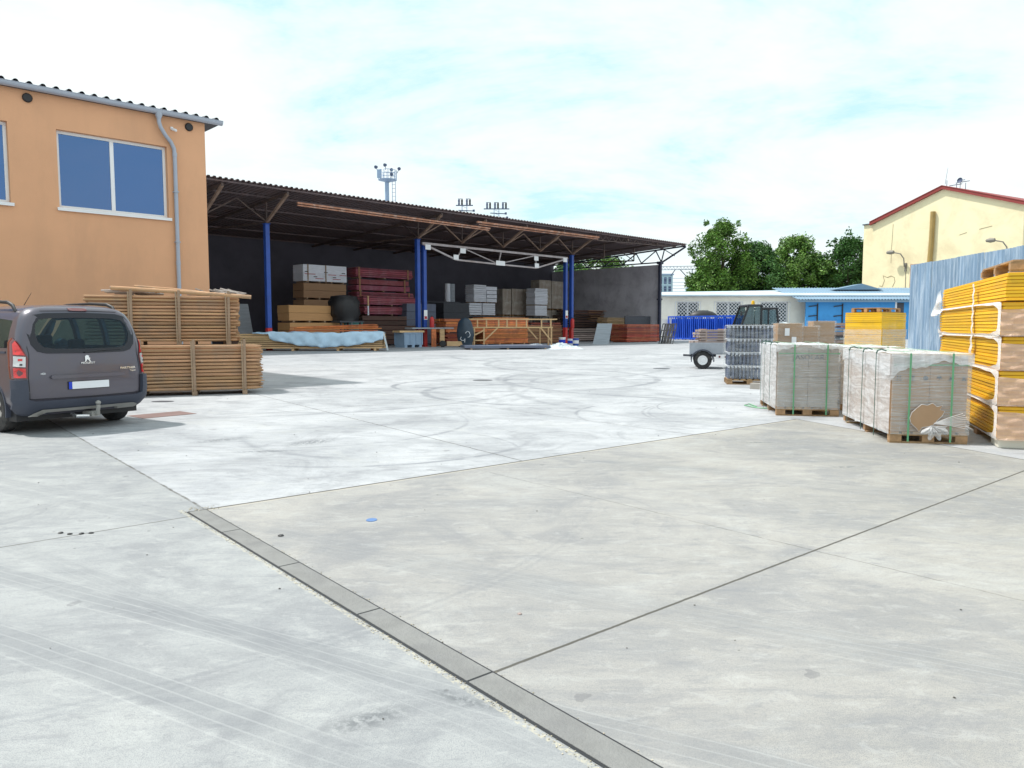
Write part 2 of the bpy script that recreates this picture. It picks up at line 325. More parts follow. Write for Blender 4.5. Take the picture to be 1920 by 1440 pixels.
# ================================================================ GROUND
def ground():
    m, k = new_mat('yard_concrete')
    geo = k.new('ShaderNodeNewGeometry'); P = geo.outputs['Position']
    sp = k.new('ShaderNodeSeparateXYZ', {0: P}); x, y = sp.outputs[0], sp.outputs[1]
    wob = k.m('MULTIPLY', k.m('SUBTRACT', k.noise(P, 9, 4, .7), .5), .035)
    X = k.m('ADD', x, 2.52); Y = k.m('SUBTRACT', y, 6.04)
    a = k.m('ADD', k.m('ADD', k.m('MULTIPLY', X, .766), k.m('MULTIPLY', Y, .643)), wob)
    b = k.m('ADD', k.m('ADD', k.m('MULTIPLY', X, -.643), k.m('MULTIPLY', Y, .766)), k.m('MULTIPLY', wob, .35))
    c = k.m('ADD', k.m('MULTIPLY', k.m('SUBTRACT', x, 4.64), .954), k.m('MULTIPLY', k.m('SUBTRACT', y, 11.96), .3))
    def gt(v, t): return k.m('GREATER_THAN', v, t)
    def lt(v, t): return k.m('LESS_THAN', v, t)
    def mul(*v):
        r = v[0]
        for q in v[1:]: r = k.m('MULTIPLY', r, q)
        return r
    white = k.m('MAXIMUM', mul(gt(a, 0.), gt(b, 0.)), gt(c, 0.))
    left = mul(lt(a, 0.), lt(c, 0.))
    # base albedo of the three pours
    big = k.noise(P, .35, 6, .62, .6); med = k.noise(P, 1.7, 7, .66, .5)
    st = k.noise(k.new('ShaderNodeMapping', {'Vector': P, 'Rotation': (0, 0, R(-18)), 'Scale': (.6, 1.9, 1)}).outputs[0], 1.3, 8, .7, .8)
    st2 = k.noise(k.new('ShaderNodeMapping', {'Vector': P, 'Rotation': (0, 0, R(-35)), 'Scale': (.8, 3.4, 1)}).outputs[0], 2.2, 8, .75, 1.0)
    fine = k.noise(P, 60, 3, .8); grit = k.noise(P, 230, 3, .75)
    colr = k.mix(med, (.355, .338, .312), (.425, .412, .388))
    coll = k.mix(med, (.335, .344, .343), (.405, .415, .418))
    colw = k.mix(med, (.425, .435, .455), (.505, .518, .54))
    col = k.mix(left, colr, coll); col = k.mix(white, col, colw)
    # warm drift to the right, cool drift at the left (different mixes of cement)
    warm = k.ramp(k.m('ADD', k.m('MULTIPLY', x, .1), big), [(.55, 0.), (1.3, 1.)])
    col = k.mix(k.m('MULTIPLY', warm, k.m('MULTIPLY', k.m('SUBTRACT', 1., white), .5)), col, (.37, .345, .275))
    def dark(colr, f, amt, tone=(.15, .16, .18)): return k.mix(k.m('MULTIPLY', f, amt), colr, tone)
    col = dark(col, k.ramp(big, [(.42, 0.), (.68, 1.)]), (.5))
    patch_ = k.noise(P, .8, 8, .72, 1.2)
    col = dark(col, k.ramp(patch_, [(.50, 0.), (.60, 1.)]), .42, (.20, .205, .22))
    col = k.mix(k.m('MULTIPLY', k.ramp(patch_, [(.36, 1.), (.46, 0.)]), .35), col, (.47, .475, .46))
    col = dark(col, k.ramp(st, [(.50, 0.), (.72, 1.)]), .5, (.20, .21, .23))
    col = dark(col, k.ramp(st2, [(.53, 0.), (.74, 1.)]), .58, (.18, .19, .21))
    col = k.mix(k.m('MULTIPLY', k.ramp(st2, [(.28, 1.), (.44, 0.)]), .25), col, (.50, .505, .50))
    col = dark(col, k.ramp(fine, [(.48, 0.), (.72, 1.)]), .34)
    col = dark(col, k.ramp(grit, [(.50, 0.), (.62, 1.)]), k.m('MULTIPLY', k.m('SUBTRACT', 1.1, white), .62))
    sharp = k.new('ShaderNodeTexNoise', {'Vector': k.new('ShaderNodeMapping', {'Vector': P, 'Rotation': (0, 0, R(-24)), 'Scale': (1, 1.9, 1)}).outputs[0], 'Scale': 5.0, 'Detail': 12.0, 'Roughness': .78, 'Distortion': .6}).outputs[0]
    col = dark(col, k.ramp(sharp, [(.555, 0.), (.60, 1.)]), .30, (.20, .205, .22)); col = k.mix(k.m('MULTIPLY', k.ramp(sharp, [(.40, 1.), (.46, 0.)]), .17), col, (.55, .555, .54))
    # spots of oil and chewed marks
    vo = k.new('ShaderNodeTexVoronoi', {'Vector': k.new('ShaderNodeVectorMath', {0: P, 1: k.new('ShaderNodeVectorMath', {0: k.new('ShaderNodeTexNoise', {'Vector': P, 'Scale': 6., 'Detail': 3.}).outputs[1], 1: (.25, .25, 0)}, operation='MULTIPLY').outputs[0]}, operation='ADD').outputs[0], 'Scale': 1.9})
    rs = k.new('ShaderNodeSeparateColor', {0: vo.outputs['Color']}).outputs[0]
    spot = mul(lt(vo.outputs['Distance'], k.m('MULTIPLY', rs, .10)), gt(rs, .45))
    col = dark(col, spot, .45, (.14, .14, .15))
    vo2 = k.new('ShaderNodeTexVoronoi', {'Vector': P, 'Scale': 5.0})
    rs2 = k.new('ShaderNodeSeparateColor', {0: vo2.outputs['Color']}).outputs[1]
    col = dark(col, mul(lt(vo2.outputs['Distance'], k.m('MULTIPLY', rs2, .06)), gt(rs2, .80)), .6, (.07, .07, .07))
    # short scuffs lying roughly across the yard
    sv = k.scale(k.new('ShaderNodeMapping', {'Vector': P, 'Rotation': (0, 0, R(20))}).outputs[0], (1, 3.2, 1))
    vo3 = k.new('ShaderNodeTexVoronoi', {'Vector': sv, 'Scale': 3.2}); rs3 = k.new('ShaderNodeSeparateColor', {0: vo3.outputs['Color']})
    sc3 = k.m('SUBTRACT', 1., k.m('DIVIDE', vo3.outputs['Distance'], k.m('ADD', k.m('MULTIPLY', rs3.outputs[0], .20), .02)), clamp=True)
    col = dark(col, k.m('MULTIPLY', k.m('MULTIPLY', sc3, gt(rs3.outputs[1], .62)), k.ramp(k.noise(P, 14, 3, .7), [(.42, .1), (.55, 1.)])), .75, (.19, .195, .21))
    # tyre marks: arcs
    def arc(cx, cy, r, w, amt, a0=None, ln=1.2, grooves=0):
        dx = k.m('SUBTRACT', x, cx); dy = k.m('SUBTRACT', y, cy)
        d = k.m('SQRT', k.m('ADD', k.m('MULTIPLY', dx, dx), k.m('MULTIPLY', dy, dy)))
        e = k.m('ABSOLUTE', k.m('SUBTRACT', d, r))
        f = k.m('SUBTRACT', 1., k.m('DIVIDE', e, w), clamp=True)
        if grooves: f = k.m('MULTIPLY', f, k.m('ADD', .45, k.m('MULTIPLY', k.m('SINE', k.m('MULTIPLY', d, grooves)), .55), clamp=True))
        if a0 is not None:
            ang = k.m('ADD', k.m('MULTIPLY', dx, math.cos(R(a0))), k.m('MULTIPLY', dy, math.sin(R(a0))))
            f = k.m('MULTIPLY', f, k.m('SUBTRACT', k.m('DIVIDE', ang, r), 1 - ln * .5, clamp=True))
            f = k.m('MULTIPLY', f, 2.2, clamp=True)
        return k.m('MULTIPLY', f, amt)
    arcs = [(-1.2, 10.9, 2.6, .09, .9, 230, .5, 0), (-2.0, 10.2, 2.3, .07, .8, 300, .9, 0), (-3.2, 11.6, 2.5, .06, .6, 330, 1.0, 0),
            (1.2, 17.2, 3.2, .14, .65, 190, 1.6, 0), (-.6, 19.0, 2.4, .10, .7, 150, 2.0, 0), (2.9, 15.5, 3.8, .22, .55, 300, 1.4, 60),
            (5.8, 21.0, 6.0, .16, .5, 200, 1.4, 0), (6.4, 21.5, 6.8, .16, .45, 215, 1.4, 0), (-1.0, 22.0, 5.2, .14, .6, 10, 1.8, 0),
            (0.5, 28.0, 7.5, .2, .6, 330, 1.5, 0), (-4.0, 24.0, 6.0, .16, .5, 280, 1.6, 0), (8.0, 30.0, 9.0, .22, .5, 200, 1.5, 0),
            (3.5, 12.6, 2.4, .05, .6, 150, 1.2, 0), (-6.5, 19.0, 7.0, .12, .45, 320, 1.2, 0), (-4.2, 7.2, 5.0, .13, .32, 290, 1.2, 90),
            (5.0, 14.0, 6.0, .20, .30, 235, 1.0, 70), (9, 18, 9.0, .15, .4, 190, 1.2, 0), (2, 24, 5.0, .12, .5, 100, 1.6, 0), (-1.9, 8.9, 2.0, .035, .9, 40, .7, 0), (1.2, 20.5, 1.4, .10, .8, 200, 1.8, 0), (1.55, 20.5, 1.0, .09, .7, 190, 1.9, 0), (4.6, 13.6, 1.9, .10, .8, 150, 1.0, 80), (4.9, 12.6, 2.6, .16, .6, 160, 1.0, 60), (-6, 30, 12, .2, .5, 330, 1.0, 0), (6, 38, 9, .25, .6, 250, 1.8, 0)]
    tot = None
    for A in arcs:
        v = arc(*A); tot = v if tot is None else k.m('MAXIMUM', tot, v)
    brk = k.ramp(k.noise(P, 1.5, 6, .70), [(.39, .12), (.52, 1.)])
    col = dark(col, k.m('MULTIPLY', k.m('MULTIPLY', tot, 1.15, clamp=True), brk), .82, (.15, .16, .18))
    # shade before the shed painted into the concrete colour, fading into the yard
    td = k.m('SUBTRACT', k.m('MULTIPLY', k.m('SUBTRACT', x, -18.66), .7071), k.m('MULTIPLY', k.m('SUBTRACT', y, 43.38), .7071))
    shed_shade = k.m('SUBTRACT', 1., k.m('DIVIDE', k.m('ADD', td, k.m('MULTIPLY', k.m('SUBTRACT', big, .5), 14.)), 21.), clamp=True)
    col = dark(col, shed_shade, .42, (.27, .28, .31))
    # straight tyre tracks
    def track(p, q, w, amt, fade=1.0):
        dx, dy = q[0] - p[0], q[1] - p[1]; L = math.hypot(dx, dy); nx, ny = -dy / L, dx / L
        d = k.m('ADD', k.m('MULTIPLY', k.m('SUBTRACT', x, p[0]), nx), k.m('MULTIPLY', k.m('SUBTRACT', y, p[1]), ny))
        d = k.m('ADD', d, k.m('MULTIPLY', k.m('SUBTRACT', k.noise(P, .5, 2, .5), .5), .12))
        band = k.m('MULTIPLY', k.m('SUBTRACT', 1., k.m('POWER', k.m('ABSOLUTE', k.m('DIVIDE', d, w)), 4.), clamp=True), amt)
        groove = k.m('MULTIPLY', lt(k.m('ABSOLUTE', d), w * 1.15), gt(k.m('SINE', k.m('MULTIPLY', d, 2 * math.pi / (w * .62))), .90))
        return band, k.m('MULTIPLY', groove, amt)
    for p, q, w, amt in [((-3.12, 4.45), (-1.26, 3.51), .11, .62), ((-2.48, 3.51), (-.47, 2.44), .11, .6), ((-5.01, 7.22), (-1.53, 5.26), .10, .38),
                         ((-1.53, 5.06), (.88, 3.74), .10, .32), ((-1.26, 3.51), (0.0, 2.63), .10, .35), ((1.2, 8.2), (5.2, 5.6), .16, .25), ((-1, 7.4), (4.4, 4.6), .14, .22)]:
        bnd, gr = track(p, q, w, amt)
        bk = k.ramp(k.noise(P, .9, 4, .6), [(.34, .3), (.55, 1.)])
        col = dark(col, k.m('MULTIPLY', bnd, bk), .85, (.185, .195, .21))
        col = k.mix(k.m('MULTIPLY', k.m('MULTIPLY', gr, bk), .38), col, (.46, .47, .47))
    # two scrubbed black patches
    for cx, cy, l, w_, an in ((-2.62, 9.6, .50, .26, 50), (-3.85, 9.8, .5, .18, 40), (-3.0, 8.9, .5, .10, 10), (-.55, 2.75, .22, .09, 30), (-.2, 2.9, .2, .05, -30), (3.2, 9.6, .3, .08, 0), (3.6, 7.9, .25, .07, 10)):
        mp = k.new('ShaderNodeMapping', {'Vector': k.new('ShaderNodeVectorMath', {0: P, 1: (-cx, -cy, 0)}, operation='ADD').outputs[0], 'Rotation': (0, 0, R(-an))}).outputs[0]; mp = k.scale(mp, (1 / l, 1 / w_, 1))
        ln_ = k.new('ShaderNodeVectorMath', {0: mp}, operation='LENGTH').outputs[1]
        col = dark(col, k.m('MULTIPLY', k.m('SUBTRACT', 1., ln_, clamp=True), k.ramp(k.noise(P, 22, 3, .7), [(.40, 0.), (.55, 1.)])), 1.0, (.12, .13, .14))
    # joints
    def line(v, w, *masks): return mul(lt(k.m('ABSOLUTE', v), w), *masks) if masks else lt(k.m('ABSOLUTE', v), w)
    jt = [line(b, .017, gt(a, 0.), lt(c, 0.)), line(k.m('ADD', b, 3.79), .009, gt(a, 0.), lt(c, 2.)), line(k.m('ADD', k.m('ADD', b, .15), k.m('MULTIPLY', a, -.03)), .007, lt(a, -.14)),
          k.m('MULTIPLY', line(k.m('SUBTRACT', a, 2.76), .005, lt(b, 0.), lt(c, 0.)), k.ramp(k.noise(P, 2.5, 4, .7), [(.35, .2), (.6, .8)])), line(k.m('SUBTRACT', k.m('SUBTRACT', a, 3.45), k.m('MULTIPLY', b, .085)), .008, gt(b, 0.)),
          k.m('MULTIPLY', line(a, .012, gt(b, 0.)), k.ramp(k.noise(P, 5, 4, .7), [(.40, .25), (.58, .9)])), line(c, .012, lt(b, 0.), gt(a, 4.)), line(k.m('SUBTRACT', a, 6.6), .006, gt(b, .0), lt(b, 9.)), line(k.m('SUBTRACT', b, 6.35), .008, gt(a, -1.2), lt(a, 9.))]
    J = jt[0]
    for q in jt[1:]: J = k.m('MAXIMUM', J, q)
    col = k.mix(k.m('MULTIPLY', J, .93), col, (.075, .07, .06))
    chip = mul(k.m('MAXIMUM', lt(k.m('ABSOLUTE', k.m('ADD', a, .17)), .015), 0.), lt(b, 0.1))
    col = k.mix(k.m('MULTIPLY', chip, k.ramp(k.noise(P, 45, 3, .7), [(.44, .0), (.60, .8)])), col, (.46, .43, .34))
    chip2 = mul(lt(k.m('ABSOLUTE', k.m('ADD', b, .035)), .02), gt(a, 0.), lt(c, 0.))
    col = k.mix(k.m('MULTIPLY', chip2, .45), col, (.46, .42, .35))
    hgt = k.m('SUBTRACT', k.m('ADD', k.m('MULTIPLY', fine, .25), k.m('MULTIPLY', grit, .12)), k.m('MULTIPLY', J, .9))
    bp = k.new('ShaderNodeBump', {'Height': hgt, 'Strength': .45, 'Distance': .012})
    bs = k.new('ShaderNodeBsdfPrincipled', {'Base Color': col, 'Roughness': k.m('ADD', .62, k.m('MULTIPLY', st, .3)), 'Specular IOR Level': .4, 'Normal': bp.outputs[0]})
    k.new('ShaderNodeOutputMaterial', {'Surface': bs.outputs[0]})
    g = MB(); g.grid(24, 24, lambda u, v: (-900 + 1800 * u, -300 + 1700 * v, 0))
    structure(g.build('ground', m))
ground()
A0 = Vector((-2.52, 6.04, 0)); AX = Vector((.766, .643, 0)); BX = Vector((-.643, .766, 0))
# drain channel: cover slabs with open joints between them
ch = MB()
mchan = mat('channel_concrete', (.225, .225, .22), .85, .14, 5, bump=.5, bscale=60, dirt=(.17, .17, .175), dirt_amt=.5, dirt_scale=3)
bs = [-.02, -.80, -1.82, -2.83, -3.79, -4.8, -5.8, -6.8]
for b0, b1 in zip(bs[:-1], bs[1:]):
    p = [A0 + AX * aa + BX * bb for aa, bb in ((-.135, b0 - .006), (-.004, b0 - .006), (-.004, b1 + .006), (-.135, b1 + .006))]
    ch.add([(q.x, q.y, z) for z in (-.02, .006) for q in p], [(0, 1, 2, 3), (7, 6, 5, 4), (0, 4, 5, 1), (1, 5, 6, 2), (2, 6, 7, 3), (3, 7, 4, 0)])
structure(ch.build('drain_channel', mchan, bevel=.003))
# dark gap the slabs lie in
g = MB(); p = [A0 + AX * aa + BX * bb for aa, bb in ((-.15, 0), (.006, 0), (.006, -6.8), (-.15, -6.8))]
g.add([(q.x, q.y, .003) for q in p], [(0, 1, 2, 3)]); structure(g.build('channel_bed', M['black']))

# small things lying on the concrete
def pebble(x, y, r, mt, label, name='stone', cat='stone', flat=.5):
    o = MB(); o.lathe([(0, r * flat * 1.0), (r * .6, r * flat * .9), (r, r * flat * .4), (r * .9, 0), (0, 0)], (x, y, .001), (0, 0, 1), 9)
    o.v = [Vector((v.x + rnd(-.2, .2) * r, v.y + rnd(-.2, .2) * r, max(.001, v.z))) for v in o.v]
    return tag(o.build(name, mt, smooth=False), label, cat)
pebble(.04, 3.80, .012, M['weath_wood'], 'small brown stone alone on the concrete right of the drain channel')
for i, (x, y) in enumerate([(-3.28, 5.33), (-3.2, 5.30), (-3.12, 5.31), (-3.06, 5.33)]):
    lb = 'dark crumb, %s of the four in a row left of the channel end' % ('leftmost', 'second from left', 'third from left', 'rightmost')[i]; tag(pebble(x, y, .018, M['black'], lb, 'crumb', 'debris'), lb, 'debris', 'dark crumbs in a row on the concrete')
pebble(-1.66, 5.26, .02, M['black'], 'lone dark crumb left of the drain channel', 'crumb', 'debris')
def disc(x, y, rx, ry, mt, name, label, cat, z=.004, rot=0):
    o = MB(); pts = [(x + rx * math.cos(t) * math.cos(rot) - ry * math.sin(t) * math.sin(rot), y + rx * math.cos(t) * math.sin(rot) + ry * math.sin(t) * math.cos(rot), z) for t in [2 * math.pi * k / 20 for k in range(20)]]
    o.add(pts + [(p[0], p[1], 0.0005) for p in pts], [tuple(range(20))] + [(i, (i + 1) % 20, (i + 1) % 20 + 20, i + 20) for i in range(20)])
    return tag(o.build(name, mt), label, cat)
mb = mat('blue_spot_paint', (.10, .19, .40), .6, .1)
disc(-1.09, 5.7, .042, .05, mb, 'paint_spot', 'small round blue spot on the concrete right of the channel', 'paint mark')
disc(-.82, 20.8, .28, .30, mat('cover_iron', (.10, .10, .11), .6), 'manhole_cover', 'dark manhole cover in the middle of the yard', 'manhole')
disc(5.33, 26.6, .30, .34, M['dark_grey'], 'manhole_cover', 'dark manhole cover left of the trailer', 'manhole')
disc(-6.99, 14.87, .22, .15, M['dark_grey'], 'manhole_cover', 'small round cover in front of the lower pole stack', 'manhole')
g = MB(); g.box(-.45, .45, -.3, .3, 0, .006)
tag(g.build('hatch_cover', mat('rusty_plate', (.20, .13, .12), .75), loc=(-5.95, 12.62, 0), rotz=R(50)), 'flat rusty brown hatch plate beside the right rear wheel of the van', 'hatch cover')

# loosened grit along the edge of the channel
rg = random.Random(5); g = MB()
for i in range(800):
    bb = -rg.random() ** .9 * 6.2; aa = -.15 - abs(rg.gauss(0, .016)) if rg.random() < .8 else .008 + abs(rg.gauss(0, .01))
    p = A0 + AX * aa + BX * bb; s_ = rg.uniform(.001, .0042)
    g.lathe([(0, s_ * 1.1), (s_, s_ * .5), (s_ * .8, 0)], (p.x, p.y, .001), (0, 0, 1), 5)
for i in range(90):
    p = A0 + AX * rg.gauss(-.02, .07) + BX * rg.gauss(.03, .05); s_ = rg.uniform(.001, .006)
    g.lathe([(0, s_ * 1.1), (s_, s_ * .5), (s_ * .8, 0)], (p.x, p.y, .001), (0, 0, 1), 5)
o = g.build('grit', mat('grit_stone', (.38, .34, .26), .9, .3, 30, island=.5)); tag(o, 'loose pale grit scattered along the drain channel edge', 'grit', kind='stuff')
rg = random.Random(8)
g = MB()
for i in range(70):
    y = rg.uniform(2.4, 18); x = y * rg.uniform(-.66, .66); s_ = rg.uniform(.002, .006) * (1 + y * .06)
    g.lathe([(0, s_ * .8), (s_, s_ * .4), (s_ * .8, 0)], (x, y, .001), (0, 0, 1), 5)
o = g.build('specks', mat('dark_grit', (.10, .095, .085), .9, .3, 30, island=.5)); tag(o, 'tiny dark crumbs scattered over the open concrete', 'grit', kind='stuff')
# ================================================================ ORANGE OFFICE BUILDING
# local x runs along the face towards the far corner (0 = corner, negative = towards the camera's left), local -y faces the yard
bl = thing('office_building', 'orange rendered two storey building with white windows and grey gutter at left', 'building', (-8.26, 20.53, 0), R(44))
def wall_with_holes(x0, x1, z0, z1, holes, y0, y1):
    g = MB(); xs = sorted({x0, x1} | {h[0] for h in holes} | {h[1] for h in holes}); zs = sorted({z0, z1} | {h[2] for h in holes} | {h[3] for h in holes})
    def hole(i, j):
        cx, cz = (xs[i] + xs[i + 1]) / 2, (zs[j] + zs[j + 1]) / 2
        return any(h[0] < cx < h[1] and h[2] < cz < h[3] for h in holes)
    for i in range(len(xs) - 1):
        for j in range(len(zs) - 1):
            a, b, c, d = xs[i], xs[i + 1], zs[j], zs[j + 1]
            if hole(i, j): continue
            g.add([(a, y0, c), (b, y0, c), (b, y0, d), (a, y0, d)], [(0, 1, 2, 3)])
            g.add([(a, y1, c), (b, y1, c), (b, y1, d), (a, y1, d)], [(3, 2, 1, 0)])
    for h in holes:
        a, b, c, d = h
        g.add([(a, y0, c), (b, y0, c), (b, y1, c), (a, y1, c)], [(0, 1, 2, 3)])
        g.add([(a, y0, d), (b, y0, d), (b, y1, d), (a, y1, d)], [(3, 2, 1, 0)])
        g.add([(a, y0, c), (a, y1, c), (a, y1, d), (a, y0, d)], [(0, 1, 2, 3)])
        g.add([(b, y0, c), (b, y1, c), (b, y1, d), (b, y0, d)], [(3, 2, 1, 0)])
    g.add([(x1, y0, z0), (x1, y1, z0), (x1, y1, z1), (x1, y0, z1)], [(0, 1, 2, 3)])
    g.add([(x0, y0, z0), (x0, y1, z0), (x0, y1, z1), (x0, y0, z1)], [(3, 2, 1, 0)])
    g.add([(x0, y0, z1), (x1, y0, z1), (x1, y1, z1), (x0, y1, z1)], [(0, 1, 2, 3)])
    return g
wins = [(-3.52, -1.0, 4.33, 6.16), (-7.02, -4.5, 4.33, 6.16), (-10.5, -8.0, 4.33, 6.16)]
wall_with_holes(-16, 0, 0, 6.93, wins, 0, .35).build('wall', M['render_orange'], bl, fixn=False)
g = MB(); g.box(-.35, 0, .352, 9, 0, 6.9); g.box(-16, -15.65, .352, 9, 0, 6.9); g.box(-15.65, -.35, 8.65, 9, 0, 6.9)
g.build('wall', M['render_orange'], bl)
for a, b, c, d in wins:
    f = MB(); t = .07
    f.box(a, b, .13, .2, c, c + t); f.box(a, b, .13, .2, d - t, d); f.box(a, a + t, .132, .198, c + t, d - t); f.box(b - t, b, .132, .198, c + t, d - t)
    m_ = (a + b) / 2 - .03; f.box(m_ - .045, m_ + .045, .128, .198, c + t, d - t)
    w_ = f.build('window', M['frame_white'], bl, bevel=.006)
    p = MB(); p.box(a + t, m_ - .045, .158, .17, c + t, d - t); p.box(m_ + .045, b - t, .158, .17, c + t, d - t); p.build('pane', M['win_glass'], w_)
    s_ = MB(); s_.box(a - .05, b + .06, -.05, .13, c - .035, c - .002); s_.box(a - .05, b + .06, -.05, -.042, c - .075, c - .035); s_.build('sill', M['frame_white'], w_, bevel=.004)
# corrugated roof, gutter and downpipe
rf = MB(); px_, N_ = .27, 60
def wave(ph): return .085 * max(0, 1 - (abs((ph % 1) - .5) / .26) ** 2) ** .5
nx = N_ * 8; x0r = -15.8
rf.grid(nx, 1, lambda u, v: (x0r + u * (N_ * px_) , -.18 + v * 9.4, 7.02 + wave(u * N_) + v * .9))
rf.grid(nx, 1, lambda u, v: (x0r + u * (N_ * px_) , -.18 + v * 9.4, 7.0 + wave(u * N_) + v * .9))
rf.build('roof', M['dark_grey'], bl, smooth=False, fixn=False)
g = MB(); g.box(-15.8, .35, -.12, 9.1, 6.93, 6.99); g.build('soffit', M['dark_grey'], bl)
g = MB(); prof = [(math.cos(t) * .085, math.sin(t) * .085) for t in [math.pi + math.pi * k / 10 for k in range(11)]] + [(.085, .02), (.078, .02)] + [(math.cos(t) * .078, math.sin(t) * .078) for t in [2 * math.pi - math.pi * k / 10 for k in range(11)]] + [(-.078, .03), (-.095, .03), (-.095, .02), (-.085, .02)]
g.prism(prof, lambda a, b: (-15.8, -.14 + a, 7.0 + b), lambda a, b: (.42, -.14 + a, 7.0 + b)); g.build('gutter', M['zinc_paint'], bl, smooth=True)
g = MB(); x = -1.22
g.lathe([(.085, .0), (.085, -.10), (.05, -.2)], (x, -.14, 6.99), (0, 0, 1), 16)
g.tube([(x, -.14, 6.85), (x, -.14, 6.72), (x + .04, -.13, 6.6), (x + .16, -.11, 6.42), (x + .30, -.08, 6.28), (x + .38, -.07, 6.12), (x + .39, -.07, 5.9), (x + .39, -.07, 3.2), (x + .39, -.07, .1)], .05, 14)
for z in (6.02, 3.22): g.cyl((x + .39, -.07, z), (x + .39, -.07, z - .1), .057, n=14)
g.build('downpipe', M['zinc_paint'], bl, smooth=True)
for z in (5.0, 3.7): g = MB(); g.box(x + .33, x + .45, -.13, 0, z, z + .03); g.build('pipe_bracket', M['zinc_paint'], bl)
for x in (-4.08, -.42):
    g = MB(); g.lathe([(.0, .05), (.088, .05), (.088, 0), (.105, 0), (.105, .03), (.088, .055)], (x, 0, 6.76), (0, -1, 0), 20); g.build('air_vent', M['black'], bl)
g = MB(); g.box(-.9, -.84, -.05, 0, 6.62, 6.68); g.cyl((-.87, -.04, 6.63), (-.80, -.14, 6.58), .035, n=12); g.cyl((-.80, -.14, 6.58), (-.795, -.15, 6.575), .025, n=12); g.build('security_camera', M['frame_white'], bl)
g = MB(); g.box(.0, .10, 1.0, 1.06, 5.8, 5.86); g.cyl((.1, 1.03, 5.8), (.2, .95, 5.75), .04, n=10); g.build('security_camera', M['steel'], bl)

# ================================================================ OPEN SHED
sh = thing('open_shed', 'long open fronted storage shed with dark corrugated roof on blue columns', 'shed', F(0, 0), R(45))
# local x = s, local y = -t
def roofz(t): return 9.62 - .052 * (2.9 - t)
rf = MB(); px_ = .33; s0, s1 = -12.0, 48.3; N_ = int((s1 - s0) / px_); NX = N_ * 6
def wav(ph):
    f = ph % 1
    return .085 * (0 if f < .35 else (f - .35) / .15 if f < .5 else 1 if f < .85 else 1 - (f - .85) / .15)
pts = []
for i in range(N_):
    for f in (0, .35, .5, .85): pts.append((s0 + (i + f) * px_, wav(f)))
pts.append((s0 + N_ * px_, 0))
def sheet(dz):
    v = []
    for t in (2.95, -15.6): v += [(s, -t, roofz(t) + h + dz) for s, h in pts]
    k = len(pts); rf.add(v, [(i, i + 1, i + 1 + k, i + k) for i in range(k - 1)])
sheet(.02); sheet(.0)
rf.build('roof', M['shed_roof'], sh, fixn=False)
def Lp(s, t, z): return (s, -t, z)
g = MB()
for t in (2.7, .2, -3.6, -7.4, -11.2, -14.6):
    g.box(s0, s1 - .05, -t - .04, -t + .04, roofz(t) - .10, roofz(t) - .01)
g.build('purlins', M['shed_roof'], sh)
# walls
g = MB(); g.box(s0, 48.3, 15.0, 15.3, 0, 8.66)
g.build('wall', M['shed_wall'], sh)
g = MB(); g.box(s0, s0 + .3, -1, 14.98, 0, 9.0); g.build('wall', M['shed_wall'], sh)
g = MB(); z1 = 7.82
for a, b in ((.15, 7.9), (7.93, 14.995)): g.box(48.02, 48.27, a, b, 0, z1)
for z in (1.95, 3.9, 5.85): pass
g.build('wall', M['end_wall'], sh, label='grey concrete panel end wall of the shed')
# columns
def column(s, top, red=1.4):
    c = MB(); r = .14
    c.box(s - r, s + r, -.16, .16, red, top); c.box(s - .19, s + .19, -.2, .2, top, top + .05)
    o = c.build('column', M['blue_paint'], sh, bevel=.03)
    if red:
        c = MB(); c.box(s - r - .005, s + r + .005, -.165, .165, .02, red); c.box(s - .24, s + .24, -.24, .24, 0, .02)
        c.build('column_base', M['red_paint'], o)
    return o
for s, top in ((4.88, 7.8), (16.62, 7.8), (17.2, 7.45), (33.1, 7.45), (33.92, 7.8), (-7.2, 7.8)): column(s, top)
c = MB(); c.box(47.72, 48.0, -.14, .14, 0, 7.85); c.box(47.6, 48.1, -.25, .25, 7.85, 8.12); c.box(47.62, 48.08, -.2, .2, 4.2, 4.35); c.build('column', M['truss_dark'], sh, bevel=.02, label='dark blue column at the far end of the shed')
c = MB(); c.box(2.8, 3.3, 9.0, 9.4, 0, 8.6); c.build('column', M['dark_grey'], sh, label='dark inner column behind the first blue column')
# rafters: every bay a light truss running back from the front edge
for s in (-7.2, .95, 4.9, 16.7, 20.94, 25.34, 29.76, 34.0, 38.6, 43.3):
    g = MB(); g.cur = 0
    g.beam(Lp(s, 2.75, roofz(2.75) - .26), Lp(s, -14.9, roofz(-14.9) - .26), .12, .16)
    g.beam(Lp(s, 0, 7.92), Lp(s, -12, roofz(-12) - .5), .12, .12)
    for t0, t1, up in ((0, -1.8, 1),):
        zb = lambda t: 7.92 + (roofz(-12) - .5 - 7.92) * (-t / 12)
        g.beam(Lp(s, t0, zb(t0) if up else roofz(t0) - .3), Lp(s, t1, roofz(t1) - .3 if up else zb(t1)), .06, .06)
    g.beam(Lp(s, 0, 7.92), Lp(s, 0, roofz(0) - .3), .09, .09)
    rf_ = g.build('rafter', M['rafter'], sh)
    if s < 38: g = MB(); g.beam(Lp(s, 2.7, roofz(2.7) - .3), Lp(s, 0, 7.92), .15, .15); g.build('strut', M['strut'], rf_)
